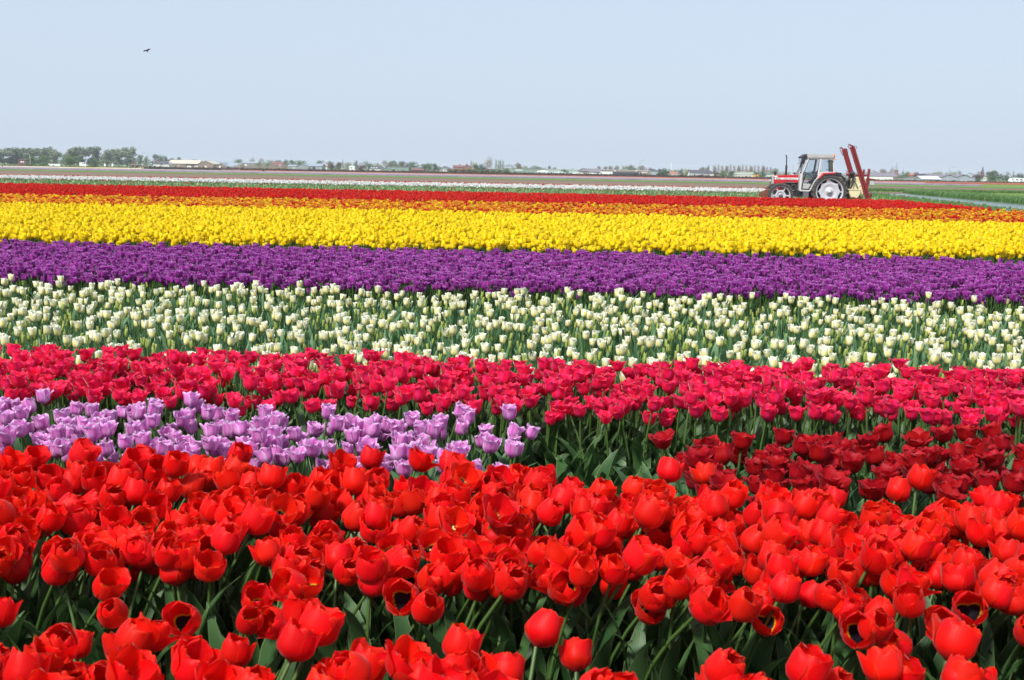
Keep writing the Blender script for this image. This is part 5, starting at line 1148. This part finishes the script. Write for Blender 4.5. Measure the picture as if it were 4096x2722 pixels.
greenhouse(2205, 2275, 693, 697, 560, 'very low white tunnel row nearer the hedge'); greenhouse(2290, 2450, 692, 698, 570, 'low white tunnels below the purple roofs')

def spire(name, label, xc, w0, ytip, ytow, D, twall, trf, nave=None):
    p = at_depth(xc, ytip, D); hw = (at_depth(xc + w0 / 2, ytip, D).x - p.x); ht = at_depth(xc, ytow, D).z; o = empty(name, (p.x, D, 0)); tag(o, label, 'church')
    mb = MB(); mb.box((0, 0, ht / 2), (2 * hw, 2 * hw, ht)); mb.build('tower', cm(twall + ' wall', WALL[twall]), o)
    mb = MB(); n = 8; hs = p.z - ht
    prof = [(hw * 1.25, 0), (hw * .95, hs * .06), (hw * .62, hs * .25), (hw * .72, hs * .27), (hw * .45, hs * .5), (hw * .05, hs)] if name == 'church_tower' else [(hw * 1.2, 0), (hw * .7, hs * .4), (.05, hs)]
    mb.lathe([(r_, ht + z_) for r_, z_ in prof], n=n, smooth=False); mb.build('spire', cm(trf + ' roof', ROOF[trf]), o)
    for s in (-1, 0, 1):
        mb = MB(); mb.box((s * hw * .5, -hw - .05, ht * .86), (hw * .3, .12, ht * .12)); mb.build('louvre', cm('dark opening', (0.02, 0.02, 0.025)), o)
    if nave:
        a, b = at_depth(nave[0], nave[2], D).x - p.x, at_depth(nave[1], nave[2], D).x - p.x; hz = at_depth(nave[0], nave[2], D).z
        mb = MB(); mb.box(((a + b) / 2, 4, hz * .3), (b - a, 9, hz * .6)); mb.build('nave', cm(twall + ' wall', WALL[twall]), o)
        mb = MB(); mb.add([(a, -.8, hz * .58), (b, -.8, hz * .58), (b, 4, hz), (a, 4, hz), (a, 8.8, hz * .58), (b, 8.8, hz * .58)], [(0, 1, 2, 3), (3, 2, 5, 4), (0, 3, 4), (1, 5, 2)]); mb.build('nave_roof', cm('bluegrey roof', ROOF['bluegrey']), o)
        mb = MB(); q = at_depth(nave[3], 676, D).x - p.x; mb.lathe([(.9, hz * .95), (.35, hz * 1.15), (.03, at_depth(nave[3], 675, D).z)], (q, 4, 0), n=8, smooth=False); mb.build('ridge_turret', cm('slate roof', ROOF['slate']), o)
    return o
spire('church_tower', 'tall brick church tower with ornate grey spire', 3587, 13, 647, 680, 1050, 'brick', 'bluegrey', (3594, 3642, 692, 3619))
spire('church_tower', 'pale church tower and spire behind the sprayer booms', 3394, 12, 652, 684, 1100, 'grey', 'bluegrey')
spire('village_church', 'plain dark pointed church spire by the large dark tree', 3932, 11, 663, 689, 1000, 'brick', 'slate')
spire('village_church', 'tiny distant church spire above the camper', 1371, 4, 633, 650, 1300, 'grey', 'bluegrey')

# far-off belt of trees along the whole horizon
mb = MB(); r_ = np.random.default_rng(99)
for i in range(9000):
    x = r_.uniform(-300, 4500); D = 1150 + r_.normal(0, 25); top = .55 + .25 * math.sin(x * .013) + .2 * math.sin(x * .047 + 1) + .12 * math.sin(x * .13)
    q = at_depth(x, 690, D); z = max(.3, 7.5 * max(.25, top) * r_.random() ** .7); s_ = r_.uniform(.35, .9); u = Vector(r_.normal(0, 1, 3)).normalized(); v = u.orthogonal().normalized(); p = Vector((q.x, D, z))
    mb.add([p - u * s_, p + v * s_, p + u * s_, p - v * s_], [(0, 1, 2, 3)])
tag(mb.build('distant_wood', foliage_mat('distant leaves', (0.07, 0.09, 0.055), (0.17, 0.19, 0.12))), 'far-off low belt of trees along the horizon', 'trees', kind='stuff')

# lamp posts, mast
def lamp(xb, yt, D, side, label, sx=0):
    p = at_depth(xb, yt, D); h = p.z; o = empty('street_lamp', (p.x, D, 0)); tag(o, label, 'street lamp', None)
    mb = MB(); mb.tube([(0, 0, 0), (sx * .5, 0, h * .5), (sx, 0, h * .97), (sx + side * .3, 0, h), (sx + side * 1.5, 0, h + .15)], [.14, .11, .08, .06, .05], 8); mb.build('post', M['lamp'], o)
    mb = MB(); mb.box((sx + side * 1.9, 0, h + .12), (1.0, .35, .18)); mb.build('lamp_head', M['lamp'], o)
M['lamp'] = mat('galvanised lamp post', (0.40, 0.41, 0.42), .5, .4)
lamp(119, 618, 480, -1, 'street lamp beside the first round bush'); lamp(591, 612, 480, -1, 'street lamp among the pickers'); lamp(2560, 643, 520, 1, 'street lamp before the flat building')
lamp(3172, 657, 520, 1, 'street lamp right of the tractor exhaust'); lamp(3793, 670, 520, 1, 'street lamp before the twin-gabled warehouse', sx=.6)
o = empty('radio_mast', at_depth(2685, 700, 1500) * 1.0); o.location.z = 0; tag(o, 'thin white radio mast above the orange roof', 'mast')
h = at_depth(2685, 646, 1500).z; mb = MB(); mb.tube([(0, 0, 0), (0, 0, h * .6), (0, 0, h)], [.6, .4, .1], 6); mb.build('mast_pole', M['white_paint'], o)
mb = MB(); [mb.lathe([(.9, z), (.9, z + 1.2)], n=8) for z in (h * .55, h * .75)]; mb.build('antenna', M['white_paint'], o)
# crates behind the hedge
M['crate'] = mat('weathered crate wood', (0.24, 0.20, 0.17), .9, var=.4, scale=1.5)
cmb = MB()
for z in (.15, .4, .65, .9): cmb.box((0, -.55, z), (1.2, .04, .16)); cmb.box((0, .55, z), (1.2, .04, .16)); cmb.box((-.58, 0, z), (.04, 1.06, .16)); cmb.box((.58, 0, z), (.04, 1.06, .16))
for sx in (-.56, .56):
    for sy in (-.52, .52): cmb.box((sx * .97, sy * .97, .5), (.07, .07, 1.0))
cmb.box((0, 0, .06), (1.1, 1.0, .05)); crate_me = cmb.mesh('crate', [M['crate']])
for i in range(27):
    for j in range(2 + (i % 5 > 1)):
        p = at_depth(940 + i * 8.6, 678, 640); o = mesh_obj('crate', crate_me, None, (p.x, 640, j * 1.02)); o.rotation_euler[2] = random.uniform(-.08, .08)
        tag(o, 'weathered crate %s, %s' % (('at the bottom', 'on second layer', 'on top')[j], 'below the white shed roof' if i < 8 else 'below the green bushes' if i < 17 else 'below the red-roofed house' if i < 22 else 'nearest the grey shed'), 'crate', 'stacked crates behind the hedge')
M['box_wine'] = mat('wine red bin', (0.09, 0.035, 0.04), .7)
for i in range(8):
    p = at_depth(889 + i * 10, 681, 372); w = .74; mb = MB(); mb.box((0, 0, .42), (w, .8, .76)); mb.box((0, 0, .82), (w + .06, .86, .06), 0); mb.box((0, -.41, .55), (.16, .03, .12), 1)
    tag(mb.build('field_bin', [M['box_wine'], M['white_paint']], None, (p.x, 372, 0)), 'wine red field bin with a white tag, %s' % ('by the picker' if i < 2 else 'amid the row' if i < 6 else "at the row's end"), 'bin', 'row of wine red bins before the hedge')
mb = MB(); p = at_depth(1053, 688, 330); mb.box((0, 0, .3), (.6, .5, .5)); mb.box((0, 0, .6), (.7, .55, .1)); tag(mb.build('field_bin', M['black'], None, (p.x, 330, 0)), 'black bin standing alone below the crates', 'bin')

# vehicles
def vehicle(name, label, cat, x0, x1, D, prof, win, m, wheels, w=2.0, zb=.35, extra=None):
    a, b = at_depth(x0, 700, D), at_depth(x1, 700, D); L_ = b.x - a.x; o = empty(name, ((a.x + b.x) / 2, D, 0)); tag(o, label, cat)
    mb = MB(); mb.prism([((x - .5) * L_, zb + z) for x, z in prof], -w / 2, w / 2, bevel=.06); mb.build('body', m, o)
    for (u0, u1, z0, z1) in win:
        for s in (-1, 1):
            mb = MB(); mb.box(((u0 + u1) / 2 * L_ - L_ / 2, s * (w / 2 + .005), zb + (z0 + z1) / 2), ((u1 - u0) * L_, .03, z1 - z0)); mb.build('window', M['pane'], o)
    for u in wheels:
        for s in (-1, 1):
            mb = MB(); mb.lathe([(0, -.1), (.2, -.1), (.32, -.09), (.34, 0), (.32, .09), (.2, .1), (0, .1)], ((u - .5) * L_, s * (w / 2 - .12), .34), 'Y', 14); mb.build('wheel', M['tyre'], o)
    return o
carwhite = mat('white car paint', (0.76, 0.76, 0.76), .3, coat=.5); M['carwhite'] = carwhite
VAN = [(0, 0), (0, 1.5), (.03, 1.75), (.68, 1.75), (.82, 1.1), (.97, .85), (1, .5), (1, 0)]
vehicle('van', 'white delivery van parked below the windblown trees', 'van', 322, 349, 520, VAN, [(.70, .80, 1.05, 1.5), (.45, .62, 1.0, 1.5)], carwhite, (.18, .82))
vehicle('camper', 'white camper van parked left of the purple tree', 'camper', 1397, 1421, 560, [(0, .0), (0, 2.0), (.05, 2.2), (.75, 2.25), (1, 1.9), (.98, 1.5), (.9, 1.3), (1.0, .8), (1, 0)], [(.1, .2, 1.1, 1.6), (.35, .5, 1.1, 1.6), (.8, .88, 1.0, 1.4)], carwhite, (.25, .82), w=2.2)
vehicle('car', 'white estate car in front of the white house', 'car', 2746, 2783, 520, [(0, .1), (0, .55), (.12, .7), (.28, 1.15), (.85, 1.15), (.98, .65), (1, .1)], [(.24, .5, .72, 1.02), (.53, .82, .72, 1.02)], carwhite, (.18, .82), w=1.8, zb=.25)
vehicle('truck', 'small orange tanker truck behind the hedge', 'truck', 3016, 3034, 480, [(0, .3), (.02, 1.0), (.15, 1.15), (.7, 1.15), (.75, 1.3), (.93, 1.3), (1, .8), (1, 0), (0, 0)], [(.8, .92, .85, 1.2)], mat('orange truck paint', (0.65, 0.28, 0.03), .4), (.2, .8))
vehicle('caravan', 'long white caravan at the edge beyond the meadow', 'caravan', 4038, 4112, 430, [(.02, 0), (0, .5), (.06, 1.5), (.5, 1.6), (.98, 1.55), (1, .2), (.98, 0)], [(.10, .17, .8, 1.2), (.30, .42, .8, 1.2), (.52, .66, .8, 1.2), (.75, .88, .8, 1.2)], carwhite, (.45, .55), w=2.2)
# white wall, signs and a goal frame
mb = MB(); a, b = at_depth(195, 662, 520), at_depth(241, 662, 520); mb.box((0, 0, .6), (b.x - a.x, .25, 1.2)); mb.box((0, 0, 1.22), (b.x - a.x + .1, .33, .06)); tag(mb.build('garden_wall', M['white_paint'], None, ((a.x + b.x) / 2, 520, 0)), 'low white wall between the round bushes', 'wall')
for i, x in enumerate((419, 450)):
    p = at_depth(x, 660, 440); o = empty('signboard', (p.x, 440, 0)); tag(o, 'small white signboard, %s' % ('nearer the white van' if i == 0 else 'nearer the goal frame'), 'sign')
    mb = MB(); mb.box((0, 0, 1.15), (.5, .05, 1.0)); mb.build('board', M['white_paint'], o); mb = MB(); mb.tube([(-.2, 0.04, 0), (-.2, 0.04, 1.5)], .025, 6); mb.tube([(.2, .04, 0), (.2, .04, 1.5)], .025, 6); mb.build('leg', M['lamp'], o)
o = empty('goal_frame', at_depth(540, 668, 395)); o.location.z = 0; tag(o, 'grey metal frame with netting left of the street lamp', 'frame'); a = 2.1
for nm, pts in (('post', [(-a, 0, 0), (-a, 0, 1.6)]), ('post', [(0, 0, 0), (0, 0, 1.6)]), ('post', [(a, 0, 0), (a, 0, 1.6)]), ('crossbar', [(-a, 0, 1.6), (a, 0, 1.6)])):
    mb = MB(); mb.tube(pts, .05, 6); mb.build(nm, M['lamp'], o)

# people among the far flowers
M['skin'] = mat('skin', (0.45, 0.26, 0.18), .6)
def person_mesh(seed, bend):
    r = np.random.default_rng(seed)
    hip = Vector((0, 0, .92)); ch = hip + Vector((bend * .5, 0, .42)); nk = ch + Vector((bend * .15, 0, .14)); hd = nk + Vector((bend * .1, 0, .17))
    J = [hip, ch, nk, hd, hip + Vector((0, .1, -.05)), hip + Vector((.03, .12, -.48)), hip + Vector((-.02, .13, -.88)), hip + Vector((0, -.1, -.05)), hip + Vector((.05, -.12, -.46)), hip + Vector((.12 * r.uniform(-1, 1), -.13, -.88)),
         ch + Vector((0, .19, .05)), ch + Vector((.08, .27, -.24)), ch + Vector((.25 * bend + .1, .24, -.47)), ch + Vector((0, -.19, .05)), ch + Vector((.1, -.26, -.24)), ch + Vector((.3 * bend + .05, -.22, -.47))]
    E = [(0, 1), (1, 2), (2, 3), (0, 4), (4, 5), (5, 6), (0, 7), (7, 8), (8, 9), (1, 10), (10, 11), (11, 12), (1, 13), (13, 14), (14, 15)]
    rad = [.15, .17, .06, .11, .10, .065, .05, .10, .065, .05, .07, .05, .035, .07, .05, .035]
    me = bpy.data.meshes.new('body'); me.from_pydata([tuple(v) for v in J], E, [])
    o = bpy.data.objects.new('tmp', me); COL.objects.link(o); md = o.modifiers.new('s', 'SKIN'); sv = me.skin_vertices[0].data
    for i, q in enumerate(rad): sv[i].radius = (q, q)
    sv[0].use_root = True; o.modifiers.new('u', 'SUBSURF').levels = 1
    dg = bpy.context.evaluated_depsgraph_get(); m2 = bpy.data.meshes.new_from_object(o.evaluated_get(dg)); COL.objects.unlink(o); bpy.data.objects.remove(o)
    return m2
PM = [person_mesh(1, .05), person_mesh(2, .45)]
def person(x, D, jc, tc, bend, label, s=1.0):
    me = PM[1 if bend else 0].copy(); me.materials.clear(); me.materials.append(cm('cloth %s' % (jc,), jc)); me.materials.append(cm('cloth %s' % (tc,), tc)); me.materials.append(M['skin']); me.materials.append(cm('hair', (.05, .03, .02)))
    for p in me.polygons:
        z = p.center.z; p.material_index = 1 if z < .88 and abs(p.center.y) < .2 else 2 if z > (1.25 if bend else 1.43) else 0
        if p.material_index == 2 and z > (1.42 if bend else 1.64): p.material_index = 3
        p.use_smooth = True
    q = at_depth(x, 680, D); o = mesh_obj('person', me, None, (q.x, D, 0)); o.rotation_euler[2] = random.uniform(-.6, 2.5); o.scale = (s,) * 3; tag(o, label, 'person')
person(525, 385, (.02, .03, .10), (.03, .03, .05), True, 'person in navy bending at the left of the pickers', .8); person(540, 380, (.75, .22, .16), (.35, .25, .3), False, 'person in a salmon pink top standing in flowers', .85)
person(567, 375, (.02, .02, .03), (.02, .02, .03), False, 'person in dark clothes beside the red jacket', .8); person(571, 372, (.5, .03, .03), (.04, .04, .08), True, 'person in a red jacket bending among flowers', .8)
person(594, 385, (.25, .25, .26), (.1, .1, .1), True, 'person in grey crouched at the street lamp', .7); person(617, 370, (.01, .01, .015), (.02, .02, .02), False, 'person in black standing below the dark-roofed house', .85)
person(847, 340, (.03, .03, .03), (.02, .02, .02), True, 'person in black bending below the barn gable', .8); person(870, 340, (.04, .035, .05), (.02, .02, .02), False, 'person in dark clothes left of the wine red bins', .8)

# swallow overhead
p = ray(588, 205) * 40.0 / 1.0; bl = Vector((0, 0, EYE)) + p
mb = MB()
mb.tube([(-.075, 0, 0), (-.05, 0, .004), (0, 0, .006), (.04, 0, .002), (.07, 0, 0)], [.004, .015, .018, .010, .003], 8)
sw = empty('swallow', bl); tag(sw, 'dark swallow flying alone in the pale sky', 'bird'); M['bird'] = mat('dark blue feathers', (0.02, 0.022, 0.04), .5)
sw.rotation_euler = (R(-18), R(28), R(70)); mb.build('body', M['bird'], sw)
for s in (-1, 1):
    w_ = [(-.03, s * .012, .004), (-.055, s * .07, .03), (.01, s * .15, .035), (.0, s * .08, .022), (.02, s * .012, .002)]
    mb = MB(); mb.add(w_ + [(a, b, c - .004) for a, b, c in w_], [(0, 1, 3, 4), (1, 2, 3), (5, 9, 8, 6), (6, 8, 7), (0, 5, 6, 1), (1, 6, 7, 2), (2, 7, 8, 3), (3, 8, 9, 4), (4, 9, 5, 0)]); mb.build('wing', M['bird'], sw)
mb = MB()
for s in (-1, 1): mb.add([(.05, s * .002, 0), (.12, s * .03, 0), (.065, s * .010, .003), (.05, s * .002, .005)], [(0, 1, 2), (0, 3, 1), (1, 3, 2)])
mb.build('tail', M['bird'], sw)

# ------------------------------------------------------------------ thin haze over the flat land
hz = bpy.data.materials.new('haze'); hz.use_nodes = True; ht = hz.node_tree; ht.nodes.clear(); ho = ht.nodes.new('ShaderNodeOutputMaterial'); hp = ht.nodes.new('ShaderNodeVolumePrincipled')
hp.inputs['Color'].default_value = (.86, .93, 1, 1); hp.inputs['Density'].default_value = .00020; hp.inputs['Anisotropy'].default_value = 0.0; ht.links.new(hp.outputs[0], ho.inputs['Volume'])
mb = MB(); mb.box2((-1800, -60, -1.0), (1800, 3060, 22)); o = mb.build('haze', hz); tag(o, 'thin blue haze lying over the flat land', 'haze', kind='stuff')

# ------------------------------------------------------------------ tell alike tulips apart by their order across the field
_by = {}
for _o in list(scene.objects):
    if _o.parent is None and _o.get('label') and _o.get('group'): _by.setdefault((_o['group'], _o['label']), []).append(_o)
for (_g, _l), _v in _by.items():
    if len(_v) < 2: continue
    _l = _l.replace('front of main red bed', 'main bed front').replace('near front of red bed', 'near bed front')
    _v.sort(key=lambda q: q.location.x / max(q.location.y, .1))
    for _i, _o in enumerate(_v):
        if _i == 0: _t = 'leftmost'
        elif _i == len(_v) - 1: _t = 'rightmost'
        elif _i <= (len(_v) - 1) / 2 and _i < 8: _t = ORD[_i] + ' from left'
        elif len(_v) - 1 - _i < 8: _t = ORD[len(_v) - 1 - _i] + ' from right'
        else: _t = 'middle'
        _o['label'] = _l + ', ' + _t
